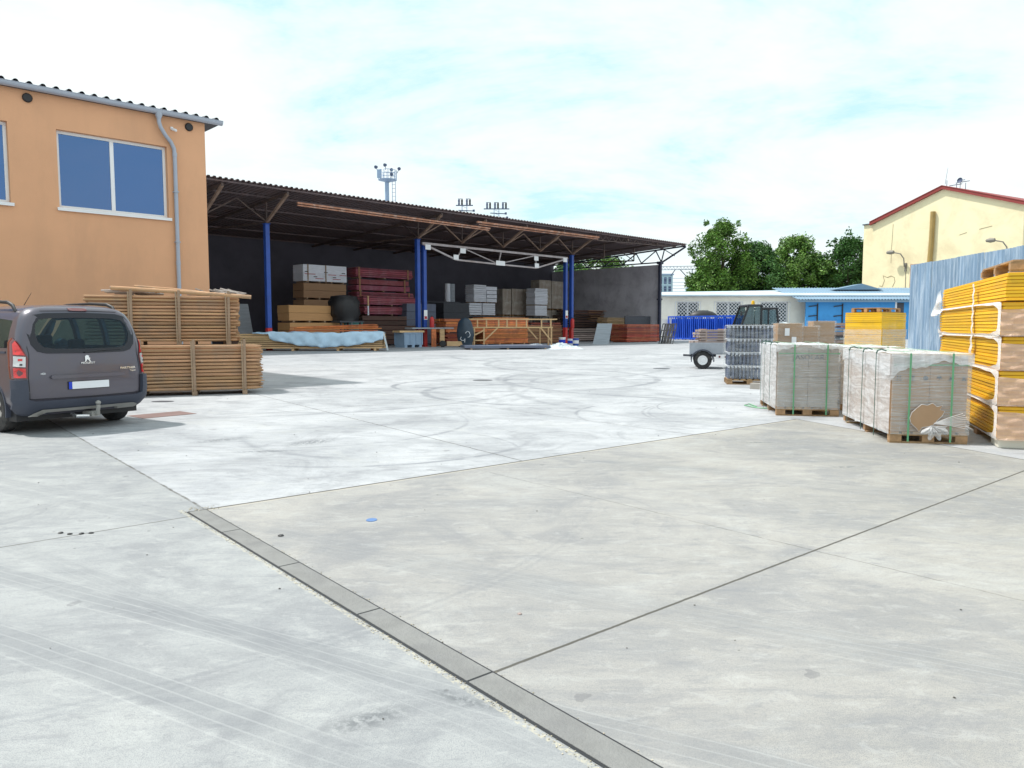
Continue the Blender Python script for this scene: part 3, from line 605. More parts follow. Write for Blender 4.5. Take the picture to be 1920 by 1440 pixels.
# lengthwise bracing between the rafter nodes
nod = [-3.2, .95, 4.9, 8.8, 12.7, 16.7, 20.94, 25.34, 29.76, 34.0]
for i, (a, b) in enumerate(zip(nod[:-1], nod[1:])):
    m_ = (a + b) / 2; g = MB()
    if 4.8 < a < 16: continue
    g.beam(Lp(a, .0, 7.95), Lp(m_, .2, 9.15), .075, .075); g.beam(Lp(m_, .2, 9.15), Lp(b, 0, 7.95), .075, .075); g.build('bracing', M['strut'] if a > 16 else M['rafter'], sh)
# lattice edge girder beyond the last strut
g = MB(); k = 14; a, b = 34.2, 47.8
zt, zb_ = roofz(2.6) - .12, roofz(2.6) - .62
g.beam(Lp(a, 2.55, zb_), Lp(b - 1, 2.55, zt - .15), .07, .07)
for i in range(k):
    p0 = a + (b - 1 - a) * i / k; p1 = a + (b - 1 - a) * (i + .5) / k; p2 = a + (b - 1 - a) * (i + 1) / k
    zz_ = lambda p: zb_ + (zt - .15 - zb_) * (p - a) / (b - 1 - a)
    g.beam(Lp(p0, 2.55, zz_(p0)), Lp(p1, 2.55, zt), .045, .045); g.beam(Lp(p1, 2.55, zt), Lp(p2, 2.55, zz_(p2)), .045, .045)
g.build('edge_lattice', M['rafter'], sh)
# rust brown beams fixed on the struts
g = MB(); g.beam(Lp(5.5, 2.75, 8.86), Lp(21.3, 2.75, 8.79), .14, .10); g.beam(Lp(5.5, 2.75, 8.72), Lp(21.2, 2.75, 8.65), .10, .07); g.build('edge_beam', M['rust'], sh)
g = MB(); g.beam(Lp(20.0, 2.75, 9.15), Lp(34.3, 2.75, 9.22), .16, .13); g.beam(Lp(20.2, 2.75, 8.98), Lp(34.2, 2.75, 9.06), .08, .06); g.build('edge_beam', M['rust'], sh)
# pale hanging truss between the paired columns
g = MB(); t = .3
top = [(16.83, 7.55), (20.7, 7.54), (24.85, 7.52), (28.9, 7.5), (33.0, 7.5)]; bot = [(16.9, 7.5), (20.08, 6.55), (24.51, 6.47), (28.97, 6.42), (32.95, 7.45)]
g.beam(Lp(16.83, t, 7.55), Lp(33.0, t, 7.5), .14, .16)
for (a, b), (c_, d) in zip(bot[:-1], bot[1:]): g.beam(Lp(a, t, b), Lp(c_, t, d), .12, .12)
for i in (1, 2, 3): g.beam(Lp(top[i][0], t, 7.5), Lp(bot[i][0], t, bot[i][1]), .08, .08)
g.beam(Lp(20.7, t, 7.5), Lp(24.51, t, 6.5), .07, .07); g.beam(Lp(24.51, t, 6.5), Lp(28.9, t, 7.45), .07, .07)
tr = g.build('hanging_truss', M['beam_white'], sh)
g = MB()
for s, z, w_ in ((17.3, 7.28, .5), (20.7, 7.25, .55), (24.7, 6.55, 1.0), (28.9, 7.2, .5), (28.97, 6.6, .5), (20.0, 6.72, .5), (32.6, 7.3, .5)): g = MB(); g.box(s - w_ / 2, s + w_ / 2, -t - .1, -t - .08, z - .17, z + .2); g.build('gusset_plate', M['frame_white'], tr)
# end truss over the last column, open to the sky
g = MB(); s = 48.05
g.beam(Lp(s, 2.85, roofz(2.85) - .12), Lp(s, -14.9, roofz(-14.9) - .12), .16, .14)
g.beam(Lp(s, 2.85, roofz(2.85) - .2), Lp(s, 0, 8.0), .14, .14)
g.beam(Lp(s, 0, 8.05), Lp(s, -14.9, 8.05), .14, .12)
n_ = 6
for i in range(n_):
    t0, t1, t2 = -i * 2.45, -(i + .5) * 2.45, -(i + 1) * 2.45
    g.beam(Lp(s, t0, 8.1), Lp(s, t1 + .55, roofz(t1) - .15), .09, .09); g.beam(Lp(s, t1 + .55, roofz(t1) - .15), Lp(s, t2, 8.1), .09, .09)
g.beam(Lp(s, 0, 8.05), Lp(s, .35, roofz(.35) - .2), .09, .09); g.beam(Lp(s, 1.6, roofz(1.6) - .95), Lp(s, .4, roofz(.4) - .2), .07, .07)
g.build('end_truss', M['truss_dark'], sh)
# notices on the columns
for s, z in ((17.2, 2.35), (33.1, 2.55)):
    g = MB(); g.box(s - .16, s + .16, -.175, -.168, z - .35, z + .35); g.build('notice', M['frame_white'], sh)
    g = MB(); g.box(s - .12, s + .12, -.18, -.176, z - .3, z - .1); g.build('notice_print', M['red_print'], sh)
for s, lab in ((17.55, 'red fire extinguisher on the middle pair of blue columns'), (33.55, 'red fire extinguisher on the pair of blue columns by the buckets')):
    e = thing('fire_extinguisher', lab, 'fire extinguisher', F(s, .45, 1.35), R(45), 'fire extinguishers on the columns')
    g = MB(); g.lathe([(0, 0), (.16, 0), (.17, .04), (.17, .7), (.11, .82), (.05, .86), (0, .86)], (0, 0, 0), (0, 0, 1), 16); g.build('cylinder', M['red_paint'], e, smooth=True)
    g = MB(); g.box(-.05, .1, -.03, .03, .86, .93); g.tube([(.08, 0, .9), (.2, 0, .7), (.19, 0, .3)], .02, 6); g.build('hose', M['black'], e)
# ================================================================ STACKS (in the shed's axes unless told otherwise)
def stack(name, label, cat, loc, rz, W, D, z0, z1, m_, n, group=None, bearer=.1, bm='batten', jit=.03, nb=3, strips=None, film=None, gap=.12, split=1, side_m=None):
    """a bundle of sheets or boards on bearers: loc is the near corner, x along the front, y into the depth"""
    r = thing(name, label, cat, (loc[0], loc[1], z0), rz, group)
    H = z1 - z0 - bearer; h = H / n; g = MB()
    for i in range(n):
        a = rnd(-jit, jit); b = rnd(-jit, jit) * .5; c = rnd(-jit, jit)
        for j in range(split):
            ya, yb = D * j / split, D * (j + 1) / split - (.01 if split > 1 else 0)
            cc = c if split == 1 else rnd(-jit, jit)
            g.box(a + cc, W + a * .3 - cc, ya + b, yb + b, bearer + i * h, bearer + (i + 1) * h - h * gap)
    g.build('boards', M[m_], r)
    for i in range(nb):
        x = W * (.08 + .84 * i / max(1, nb - 1)); g = MB(); g.box(x - .06, x + .06, -.02, D, 0, bearer - .002); g.build('bearer', M[bm], r)
    for (sx, w_, sm) in (strips or []):
        g = MB(); g.box(sx - w_ / 2, sx + w_ / 2, -.05, -.035, .0, z1 - z0 + .01); g.box(sx - w_ / 2, sx + w_ / 2, -.035, D + .04, z1 - z0, z1 - z0 + .012); g.build('strap', M[sm], r)
    return r
A45 = R(45)
def S_(s, t): return F(s, t)
def marks(r, W, H, rows, prefix=''):
    g = MB()
    for x, z, w_, h in rows: g.box(x, x + w_, -.045, -.04, z, z + h)
    return g
# tan boards left
stack('board_stack', 'tan fibreboard stack with cut front, lower one behind the tarp bundle', 'board stack', S_(7.95, -3), A45, 4.25, 1.7, 0, 1.78, 'mdf', 3, 'tan board stacks at the left of the shed', .14, 'batten', .01, 4, gap=.05)
stack('board_stack', 'tan fibreboard block on top of the lower tan stack', 'board stack', S_(7.9, -3), A45, 4.3, 1.6, 1.78, 2.97, 'mdf', 2, 'tan board stacks at the left of the shed', .12, 'batten', .015, 4, gap=.03)
stack('board_stack', 'dim brown boards under the white wrapped pack', 'board stack', S_(11.3, -7), A45, 3.7, 1.6, 0, 3.55, 'mdf_dark', 6, 'brown board stacks at the back of the shed', .12, 'batten', .02, 4, gap=.06)
stack('board_stack', 'brown board block directly below the white pack', 'board stack', S_(11.3, -7), A45, 3.7, 1.6, 3.55, 4.78, 'mdf_dark', 2, 'brown board stacks at the back of the shed', .12, 'batten', .02, 4, gap=.03)
r = stack('wrapped_pack', 'white wrapped pack with red and black bars topmost on the brown boards', 'wrapped pack', S_(11.3, -7), A45, 3.75, 1.5, 4.80, 6.15, 'white_sheet', 4, None, .12, 'batten', .01, 4, strips=[(.38, .09, 'batten'), (1.9, .09, 'batten')], gap=.01)
g = marks(r, 0, 0, [(.1, .62, .9, .04), (1.0, .3, .7, .04), (2.1, .62, .7, .04), (2.5, .3, .7, .04), (3.1, .62, .6, .04)]); g.build('print', M['red_print'], r)
g = marks(r, 0, 0, [(.12, .78, .3, .06), (.85, .42, .3, .06), (1.75, .78, .3, .06), (2.5, .42, .3, .06), (3.3, .78, .3, .06)]); g.build('print', M['black_print'], r)
# maroon bundles
mar = [('wide maroon sheet bundle at the very top of the maroon pile', 15.9, -7, 5.6, 5.35, 6.2, 5), ('plain maroon bundle second from the top of the pile', 15.95, -7, 5.2, 4.3, 5.33, 2),
       ('striped maroon bundle third from the top of the pile', 16.0, -7, 5.6, 3.35, 4.28, 6), ('maroon bundle at the back bottom of the pile', 16.0, -7, 5.4, 0, 3.33, 9)]
for lab, s, t, w_, z0, z1, n_ in mar:
    stack('sheet_bundle', lab, 'sheet bundle', S_(s, t), A45, w_, 1.3, z0, z1, 'maroon', n_, 'maroon sheet bundles in the shed', .1, 'batten', .06, 3, strips=[(.3, .16, 'brown_wood'), (w_ - .5, .14, 'brown_wood')], gap=.18)
stack('sheet_bundle', 'front maroon bundle above the dark brown block, upper', 'sheet bundle', S_(15.3, -5), A45, 5.2, 1.2, 3.1, 3.85, 'maroon', 5, 'maroon sheet bundles in the shed', .1, 'batten', .06, 3, strips=[(.35, .12, 'pine')], gap=.22)
stack('sheet_bundle', 'front maroon bundle above the dark brown block, lower', 'sheet bundle', S_(15.3, -5), A45, 5.2, 1.2, 2.36, 3.08, 'maroon', 5, 'maroon sheet bundles in the shed', .1, 'batten', .06, 3, strips=[(.35, .12, 'white_sheet')], gap=.22)
stack('board_stack', 'dark brown board block under the front maroon bundles', 'board stack', S_(14.7, -4.4), A45, 5.4, 1.6, 0, 2.34, 'dark_board', 6, None, .12, 'dark_grey', .03, 3)
for lab, z0, z1, w_ in (('green board pack, upper, left of the maroon bundles', 1.95, 2.95, 1.1), ('green board pack, middle, left of the maroon bundles', 1.05, 1.93, 1.5), ('dark green board pack on the floor left of the brown block', 0, 1.03, 1.5)):
    stack('board_pack', lab, 'board pack', S_(12.9, -4), A45, w_ + .1, 1.2, z0, z1, 'green_board', 4, 'green board packs', .1, 'dark_grey', .03, 3, strips=[(.6, .1, 'grey_board')])
# dark round covered roll in front of the brown boards
r = MB()
r.lathe([(0, 0), (.95, 0), (1.0, .25), (1.1, .5), (1.06, 1.0), (1.1, 1.35), (.98, 1.55), (.9, 1.75), (.3, 1.85), (0, 1.85)], (0, 0, 0), (0, 0, 1), 28)
r.v = [Vector((v.x * (1 + rnd(-.09, .09)), v.y * (1 + rnd(-.09, .09)), v.z)) for v in r.v]
x, y, _ = S_(12.2, -2.9)
t_ = thing('covered_tank', 'dark round covered tank on a stand in front of the brown boards', 'tank', (x, y, 0), A45)
r.build('cover', M['black'], t_, smooth=True, loc=(0, 0, 1.9))
g = MB()
for a in (-.8, .8):
    for b in (-.8, .8): g.box(a - .06, a + .06, b - .06, b + .06, 0, 1.9)
g.box(-1, 1, -1, 1, 1.78, 1.89); g.build('stand', M['dark_grey'], t_)
# leaning pale panels at far left
for s, w_, tl, lab in ((2.0, 1.9, -6.0, 'pale grey panel leaning upright left of the first blue column'), (5.3, 1.9, -6.6, 'pale grey panel leaning upright right of the first blue column')):
    g = MB(); g.add([(0, 0, 0), (w_, 0, 0), (w_, 1.0, 3.1), (0, 1.0, 3.1), (0, .05, 0), (w_, .05, 0), (w_, 1.05, 3.1), (0, 1.05, 3.1)], [(0, 1, 2, 3), (7, 6, 5, 4), (0, 4, 5, 1), (1, 5, 6, 2), (2, 6, 7, 3), (3, 7, 4, 0)])
    tag(g.build('panel', M['grey_board'], loc=S_(s, tl), rotz=A45), lab, 'panel', 'grey panels leaning in the shed')
stack('board_stack', 'low dark boards on the floor behind the first blue column', 'board stack', S_(3.9, -3), A45, 2.6, 1.2, 0, .95, 'dark_board', 4, None, .1, 'dark_grey')
# long plank bundle with the tarpaulin
tb = thing('plank_bundle', 'long low bundle of pale planks half under a blue tarpaulin', 'plank bundle', (-16.62, 45.6, 0), R(2.2))
g = MB(); n_ = 7; L_ = 9.2
for i in range(n_):
    for j in range(8):
        a = rnd(-.12, .05); g.box(a, L_ + rnd(-.05, .05), j * .16, j * .16 + .15, .16 + i * .14, .16 + i * .14 + .105)
g.build('planks', M['pine'], tb)
for x in (.5, 3.4, 6.3, 8.7):
    g = MB(); g.box(x - .08, x + .08, -.02, 1.3, 0, .155); g.build('bearer', M['pine'], tb)
def tarp(u, v):
    # v: 0 front hem .. 1 rear; u along the bundle
    x = .9 + u * 8.35
    top = 1.20 + .035 * math.sin(u * 9) + .025 * math.sin(u * 31 + v * 5) + .02 * math.sin(u * 67 + v * 9)
    drop = (.30 + .62 * math.sin(math.pi * min(1, max(0, (u - .10) / .95))) ** .6) if u > .12 else .10 + .3 * u
    if u > .93: drop *= .9
    if v < .5:
        k = v / .5; y = -.06 - .05 * math.sin(u * 60 + 2) * (1 - k) - .03; z = top - drop * (1 - k)
        y += -.09 * (1 - k) * abs(math.sin(u * 23 + 3 * k)) - .05 * abs(math.sin(u * 51 - 5 * k)) * (1 - k) ** .5
    else:
        k = (v - .5) / .5; y = -.06 + k * 1.3; z = top + .06 * math.sin(u * 14 + k * 3) * k
    return (x, y, z)
g = MB(); g.grid(110, 14, tarp); o = g.build('tarpaulin', M['tarp_blue'], smooth=True, fixn=False, loc=(-16.62, 45.6, 0), rotz=R(2.2)); tag(o, 'pale blue tarpaulin draped over the long plank bundle', 'tarpaulin')
md = o.modifiers.new('thickness', 'SOLIDIFY'); md.thickness = .012
g = MB(); g.grid(4, 10, lambda u, v: (9.2 + .05 * u + .28 * (1 - v), -.1 + u * .5, 1.22 * v + .02)); tag(g.build('wrapping', M['tarp_white'], loc=(-16.62, 45.6, 0), rotz=R(2.2)), 'white wrapping hanging at the right end of the long plank bundle', 'wrapping')
g = MB()
for i in range(9): g.beam((2.6 + rnd(0, 1), 1.5 + rnd(0, .5), 1.42 + .05 * (i % 3)), (8.4 + rnd(0, .6), 1.5 + rnd(0, .5), 1.42 + .05 * (i % 3) + rnd(-.02, .22)), .12, .05)
g.box(2.8, 8.6, 1.4, 2.2, 1.25, 1.36)
g.box(3.0, 3.2, 1.4, 2.2, 0, 1.25); g.box(8.2, 8.4, 1.4, 2.2, 0, 1.25)
tag(g.build('loose_planks', M['orange_wood'], loc=(-16.62, 45.6, 0), rotz=R(2.2)), 'loose orange planks on a trestle behind the blue tarpaulin', 'planks')
for o in COL.objects:
    if abs(o.location.x + 16.62) < 1e-3 and abs(o.location.y - 45.6) < 1e-3 and not o.parent: o.scale = (.944, .944, .944)
# grey plastic pallet box with boards on it
cr = thing('pallet_box', 'blue grey plastic pallet box in front of the dark brown block', 'pallet box', S_(14.55, 1.1), A45)
g = MB(); W_, D_ = 1.55, 1.15
g.box(0, W_, 0, D_, .18, 1.05); g.box(-.05, W_ + .05, -.05, D_ + .05, .98, 1.06)
for x in (0, W_ / 3, 2 * W_ / 3, W_): g.box(x - .05, x + .05, -.04, 0, .18, .98)
for y in (0, D_): g.box(-.04, 0, y - .05 if y else 0, y + .05, .18, .98)
g.build('box', M['crate_grey'], cr, bevel=.01)
for x in (.12, W_ / 2, W_ - .12):
    g = MB(); g.box(x - .12, x + .12, .0, D_, 0, .18); g.build('foot', M['crate_grey'], cr)
g = MB(); g.box(-.3, 1.9, .05, .9, 1.07, 1.2); tag(g.build('board', M['pine'], loc=S_(14.55, 1.0), rotz=A45), 'yellow pine board lying on the grey plastic box', 'board')
# workbench at the middle columns
wb = thing('work_table', 'wooden work table with one wide pale leg beside the middle columns', 'table', S_(16.0, .9), A45)
g = MB(); g.box(-.6, 3.3, 0, .9, 1.32, 1.42); g.build('tabletop', M['grey_board'], wb)
for x in (2.0, 1.2): g = MB(); g.box(x, x + .42, .04, .12, 0, 1.32); g.build('leg', M['pine'] if x == 2.0 else M['orange_wood'], wb)
# orange timber
r = stack('timber_stack', 'orange timber stack left, partly hidden by the black sack', 'timber stack', S_(19.3, .0), A45, 2.2, 1.3, 0, .98, 'red_wood', 7, 'orange timber stacks', .1, 'orange_wood', .12, 3, split=4, gap=.2)
r = stack('timber_stack', 'thick orange beams on top of the left timber stack', 'timber stack', S_(19.2, .0), A45, 4.4, 1.3, .99, 2.1, 'orange_wood', 5, 'orange timber stacks', .08, 'orange_wood', .10, 3, split=4, gap=.12)
r = stack('timber_stack', 'lower orange boards of the big stack behind the trestle', 'timber stack', S_(23.6, -.5), A45, 5.2, 1.3, 0, 1.33, 'orange_wood', 11, 'orange timber stacks', .1, 'pine', .04, 4, split=3, gap=.22)
r = stack('timber_stack', 'thick orange beams on top of the big stack behind the trestle', 'timber stack', S_(23.6, -.5), A45, 5.25, 1.3, 1.34, 2.25, 'orange_wood', 5, 'orange timber stacks', .06, 'pine', .05, 4, split=3, gap=.1)
r = stack('timber_stack', 'brown board stack right of the big orange stack', 'timber stack', S_(29.2, -1), A45, 4.6, 1.3, 0, 1.62, 'brown_wood', 15, None, .08, 'brown_wood', .04, 4, split=2, gap=.3)
r = stack('timber_stack', 'small red board stack behind the right pair of columns', 'timber stack', S_(31.2, -2.4), A45, 4.0, 1.2, 0, 1.9, 'red_wood', 9, None, .08, 'brown_wood', .06, 4, split=2, gap=.25)
# trolley / low beam in front
ct = thing('trolley', 'low wooden trolley with a dark wheel in front of the orange timber', 'trolley', (-5.2, 54.0, 0), R(8))
g = MB(); g.box(.5, 1.9, 0, .3, .08, .42); g.build('beam', M['pine'], ct)
g = MB(); g.lathe([(.0, 0), (.2, 0), (.24, .04), (.24, .16), (.2, .2), (0, .2)], (.2, -.1, .24), (0, 1, 0), 18); g.lathe([(.0, 0), (.2, 0), (.24, .04), (.24, .16), (.2, .2), (0, .2)], (.2, .3, .24), (0, 1, 0), 18); g.build('wheel', M['black'], ct)
# black sack with white marks
sk = MB(); N1, N2 = 30, 22
def sack(u, v):
    a = u * 2 * math.pi; z = v * 2.15; w_ = .56 * (1 - .12 * math.cos(v * 7)) * math.sqrt(max(0, 1 - max(0, (v - .75) / .25) ** 2))
    rr = w_ * (1 + .05 * math.sin(5 * a + v * 4)); return (rr * math.cos(a), rr * .8 * math.sin(a), z)
sk.grid(N1, N2, sack)
t_ = thing('black_sack', 'tall black sack with pale squiggles standing before the orange timber', 'sack', (-3.42, 54.6, 0), 0)
sk.build('bag', mat('black_foil', (.025, .045, .07), .45, .2, 3, bump=.5, bscale=5), t_, smooth=True)
g = MB()
for pts in ([(-.25, .75), (-.32, .6), (-.2, .48), (-.05, .5), (.02, .62), (.0, .35)], [(.05, 1.0), (.18, 1.15), (.32, 1.1), (.4, .9), (.36, .75), (.22, .72)]):
    g.tube([(x, -.50 - .03 * math.cos(x * 3), z) for x, z in pts], .022, 5)
g.build('squiggle', M['plate'], t_)
# trestle of light battens
tr = thing('timber_trestle', 'long light wood trestle frame with laddered top and braced legs', 'trestle', (-3.05, 56.6, 0), R(14))
W_ = 6.6
g = MB()
for y in (0, .8):
    g.beam((-.1 if y == 0 else -.35, y, 2.05), (W_ + .15, y, 2.05), .09, .09); g.beam((.15, y, 1.42), (W_ - .2, y, 1.42), .09, .10)
g.build('rails', M['pine'], tr)
for x in (.45, 1.15, 2.1, 2.75, 3.5, 4.3, 5.5, 6.25):
    g = MB(); g.box(x - .05, x + .05, -.02, .06, 1.46, 2.0); g.build('rung', M['pine'], tr)
for x in (.2, .95, W_ - .3, W_ - .95):
    for y in ((0, .8) if x in (.2, W_ - .3) else (.0,)):
        if x == W_ - .95: continue
        g = MB(); g.box(x - .055, x + .055, y - .02, y + .08, 0, 1.40); g.build('leg', M['pine'], tr)
for p, q in (((.98, 0, .42), (2.0, 0, 1.38)), ((W_ - .35, 0, .42), (W_ - 1.15, 0, 1.38)), ((.22, 0, .45), (.95, 0, .45)), ((.22, 0, .85), (.95, 0, 1.2)), ((W_ - 1.2, .8, .5), (W_ - 2.0, .8, 1.38)), ((W_ - 1.0, .8, .1), (W_ - 1.0, .8, 1.38))):
    g = MB(); g.beam(p, q, .08, .1); g.build('brace', M['pine'], tr)
# dark flat platform, tarps, buckets
g = MB(); g.box(0, 5.6, 0, 2.6, .10, .26)
pf = thing('flat_platform', 'flat dark sheet platform lying in front of the trestle', 'platform', (-2.95, 47.8, 0), R(12)); g.build('deck', M['slab'], pf, bevel=.01)
for x in (.3, 2.7, 5.2): g = MB(); g.box(x, x + .12, .0, 2.6, 0, .10); g.build('bearer', M['batten'], pf)
def crumple(cx, cy, rx, ry, h, seed, m_, name, lab):
    rr = random.Random(seed); ph = [rr.uniform(0, 6) for _ in range(8)]
    def fn(u, v):
        a, b = u * 2 - 1, v * 2 - 1; d = min(1, math.hypot(a, b)); e = 1 - d ** 1.6
        e = max(0, e)
        k = .5 + .5 * math.sin(a * 7 + ph[0] + 2 * math.sin(b * 4 + ph[1])); k2 = abs(math.sin(a * 13 + b * 9 + ph[2])); k3 = abs(math.sin(b * 15 - a * 6 + ph[3]))
        s_ = 1 + .18 * math.sin(5 * math.atan2(b, a) + ph[4])
        return (a * rx * s_, b * ry * s_, .012 + h * e * (.35 + .4 * k + .25 * k2) * (.6 + .4 * k3))
    g = MB(); g.grid(34, 26, fn); o = g.build(name, m_, loc=(cx, cy, 0)); tag(o, lab, 'tarpaulin'); return o
crumple(3.15, 49.4, 1.45, .9, .5, 3, M['tarp_white'], 'crumpled_tarp', 'white crumpled tarp on the ground by the red column bases')
o = crumple(1.7, 50.3, 1.9, 1.0, .4, 5, M['grey_board'], 'crumpled_tarp', 'grey crumpled tarp beside the dark platform'); o.location.z = .0
def bucket(x, y, m_, lab, r=.27, h=.62):
    b = thing('bucket', lab, 'bucket', (x, y, 0), 0, 'buckets by the columns'); g = MB(); g.lathe([(0, 0), (r * .85, 0), (r, h), (r * 1.06, h), (r * 1.06, h - .05), (r * 1.0, h - .05)], (0, 0, 0), (0, 0, 1), 20); g.build('tub', m_, b, smooth=True)
    g = MB(); g.lathe([(r * 1.0, h - .02), (r * .98, h + .02), (0, h + .02)], (0, 0, 0), (0, 0, 1), 20); g.build('lid', m_, b)
    g = MB(); g.lathe([(r * .92, h * .3), (r * .98, h * .75)], (0, 0, 0), (0, 0, 1), 20); g.v = [Vector((v.x * 1.02, v.y * 1.02, v.z)) for v in g.v]; g.build('label_band', M['plate_blue'] if m_ is M['frame_white'] else M['frame_white'], b)
bucket(3.95, 58.9, M['frame_white'], 'white bucket left of the red column bases'); bucket(4.62, 59.4, M['frame_white'], 'white bucket half behind the red column bases', .22, .5); bucket(5.0, 58.6, M['blue_paint'], 'blue bucket right of the red column bases', .25, .55)
# white packed sheets and rolls at the back
def cartons(label, s, t, z0, z1, W_, m_, n, grp, D=1.2, lvl=None, base=True):
    return stack('carton_stack', label, 'carton stack', S_(s, t), A45, W_, D, z0, z1, m_, n, grp, .08, 'batten', .03, 3, gap=.14)
def shelf(s0_, s1_, t, z, lab):
    r = thing('storage_rack', lab, 'rack', S_(s0_, t), A45); g = MB(); g.box(0, s1_ - s0_, 0, 1.3, z - .12, z - .005); g.build('shelf', M['dark_grey'], r)
    for x in (0, (s1_ - s0_) / 2, s1_ - s0_ - .1):
        for y in (0, 1.2): g = MB(); g.box(x, x + .1, y, y + .1, 0, z - .12); g.build('leg', M['dark_grey'], r)
shelf(28.3, 32.8, -8, 2.5, 'dark rack carrying the white sheet stacks')
cartons('white sheet stack upper left of the four on the dark rack', 29.4, -8, 3.72, 5.4, 1.55, 'white_sheet', 9, 'white sheet stacks on the dark rack')
cartons('white sheet stack upper right of the four on the dark rack', 31.0, -8, 3.72, 5.3, 1.35, 'white_sheet', 4, 'white sheet stacks on the dark rack')
cartons('white sheet stack lower left of the four on the dark rack', 28.8, -8, 2.5, 3.7, 1.55, 'white_sheet', 5, 'white sheet stacks on the dark rack')
cartons('white sheet stack lower right of the four on the dark rack', 30.5, -8, 2.5, 3.7, 1.6, 'white_sheet', 6, 'white sheet stacks on the dark rack')
shelf(20.4, 28.2, -8.6, 3.75, 'dark rack carrying the two upright white rolls')
for i, s in enumerate((27.2, 27.75)):
    g = MB(); g.lathe([(0, 0), (.26, 0), (.26, 1.65), (0, 1.65)], (0, 0, 0), (0, 0, 1), 16); g.build
    tag(g.build('foil_roll', M['white_sheet'] if i == 0 else M['grey_board'], smooth=True, loc=F(s, -9.2, 3.76)), ('white upright roll, left of the pair on the rack', 'greyer upright roll, right of the pair on the rack')[i], 'roll', 'upright rolls on the rack')
stack('board_pack', 'dark grey box pack right of the middle columns', 'board pack', S_(18.9, -4.4), A45, 3.0, 1.2, 0, 3.35, 'slab', 5, None, .1, 'dark_grey', .01, 3, gap=.03)
stack('board_pack', 'dark covered pack under the rack with the rolls', 'board pack', S_(24.9, -7), A45, 3.0, 1.2, 0, 3.6, 'dark_grey', 4, None, .1, 'dark_grey', .01, 3, gap=.02)
grp = 'brown carton pallets at the back of the shed'
for lab, s, W_, za, zb in (('brown carton pallet lower left at the back', 34.1, 1.15, 0, 2.5), ('brown carton pallet lower, second from left at the back', 35.4, 1.6, 0, 2.5), ('brown carton pallet lower, third from left at the back', 37.1, 1.6, 0, 2.5),
                       ('brown carton pallet upper left at the back', 34.1, 1.15, 2.52, 5.2), ('brown carton pallet upper, second from left at the back', 35.4, 1.6, 2.52, 5.25), ('brown carton pallet upper, third from left at the back', 37.1, 1.6, 2.52, 5.25)):
    stack('carton_pallet', lab, 'carton pallet', S_(s, -9), A45, W_, 1.1, za, zb, 'kraft_grey', 2, grp, .16, 'pallet', .01, 3, gap=.01)
for lab, s, W_, za, zb in (('tall carton pallet lower left beside the right columns', 39.4, 1.8, 0, 3.2), ('tall carton pallet lower right beside the right columns', 41.3, 1.9, 0, 3.2), ('tall carton pallet upper left, highest cartons in the shed', 39.4, 1.8, 3.22, 6.3), ('tall carton pallet upper right, highest cartons in the shed', 41.3, 1.9, 3.22, 6.25)):
    stack('carton_pallet', lab, 'carton pallet', S_(s, -9), A45, W_, 1.2, za, zb, 'kraft_grey', 2, grp, .16, 'pallet', .01, 3, gap=.01)
shelf(36.5, 38.7, -7, 2.5, 'dark rack under the tall white striped stacks')
cartons('white striped sheet stack, upper, before the brown cartons', 36.6, -7, 3.6, 5.28, 1.85, 'white_sheet', 10, 'white striped sheet stacks')
cartons('white striped sheet stack, lower, before the brown cartons', 36.6, -7, 2.5, 3.58, 1.75, 'white_sheet', 7, 'white striped sheet stacks')
# right end of the shed
r = stack('plank_pile', 'dark mixed planks piled high against the end wall', 'plank pile', S_(41.6, -7.2), A45, 5.8, 1.6, 0, 3.3, 'dark_board', 12, None, .1, 'dark_grey', .45, 3, split=3, gap=.3)
g = MB()
for i in range(7): g.beam((3.6 + rnd(-.4, .4), -.1, 2.1 + .18 * i), (6.4 + rnd(-.3, .5), rnd(-.3, .3), 2.1 + .18 * i + rnd(-.08, .08)), .2, .05)
g.build('loose_planks', M['brown_wood'], r)
stack('plank_pile', 'low pile of weathered planks behind the blue bucket', 'plank pile', S_(38.2, -3.8), A45, 5.2, 1.2, 0, 1.35, 'weath_wood', 6, None, .12, 'dark_board', .35, 3, split=3, gap=.3)
stack('timber_stack', 'big red board stack at the far end of the shed', 'timber stack', S_(39.6, 2), A45, 5.3, 1.9, 0, 1.72, 'red_wood', 11, None, .08, 'red_wood', .05, 4, split=2, gap=.25)
stack('timber_stack', 'yellow board stack behind the red stack', 'timber stack', S_(44.2, -3.8), A45, 2.9, 1.4, 1.5, 2.45, 'pine', 6, None, .08, 'pine', .1, 3, split=2, gap=.3)
stack('timber_stack', 'brown boards under the yellow board stack', 'timber stack', S_(44.1, -3.8), A45, 3.4, 1.4, 0, 1.48, 'brown_wood', 6, None, .08, 'brown_wood', .1, 3, split=2, gap=.2)
g = MB(); g.box(0, 4.4, 0, .08, 0, 2.55); g.box(0, 4.4, .1, .6, 0, .1); tag(g.build('board_screen', M['dark_grey'], loc=F(43.2, -.9), rotz=A45), 'dark upright screen behind the red board stack', 'screen')
g = MB(); g.add([(0, 0, 0), (1.35, 0, 0), (1.75, .9, 1.75), (.5, .9, 1.75), (0, .05, 0), (1.35, .05, 0), (1.75, .95, 1.75), (.5, .95, 1.75)], [(0, 1, 2, 3), (7, 6, 5, 4), (0, 4, 5, 1), (1, 5, 6, 2), (2, 6, 7, 3), (3, 7, 4, 0)])
tag(g.build('leaning_sheet', M['grey_board'], loc=(6.75, 62.6, 0)), 'blue grey sheet leaning against the planks left of the red stack', 'sheet')
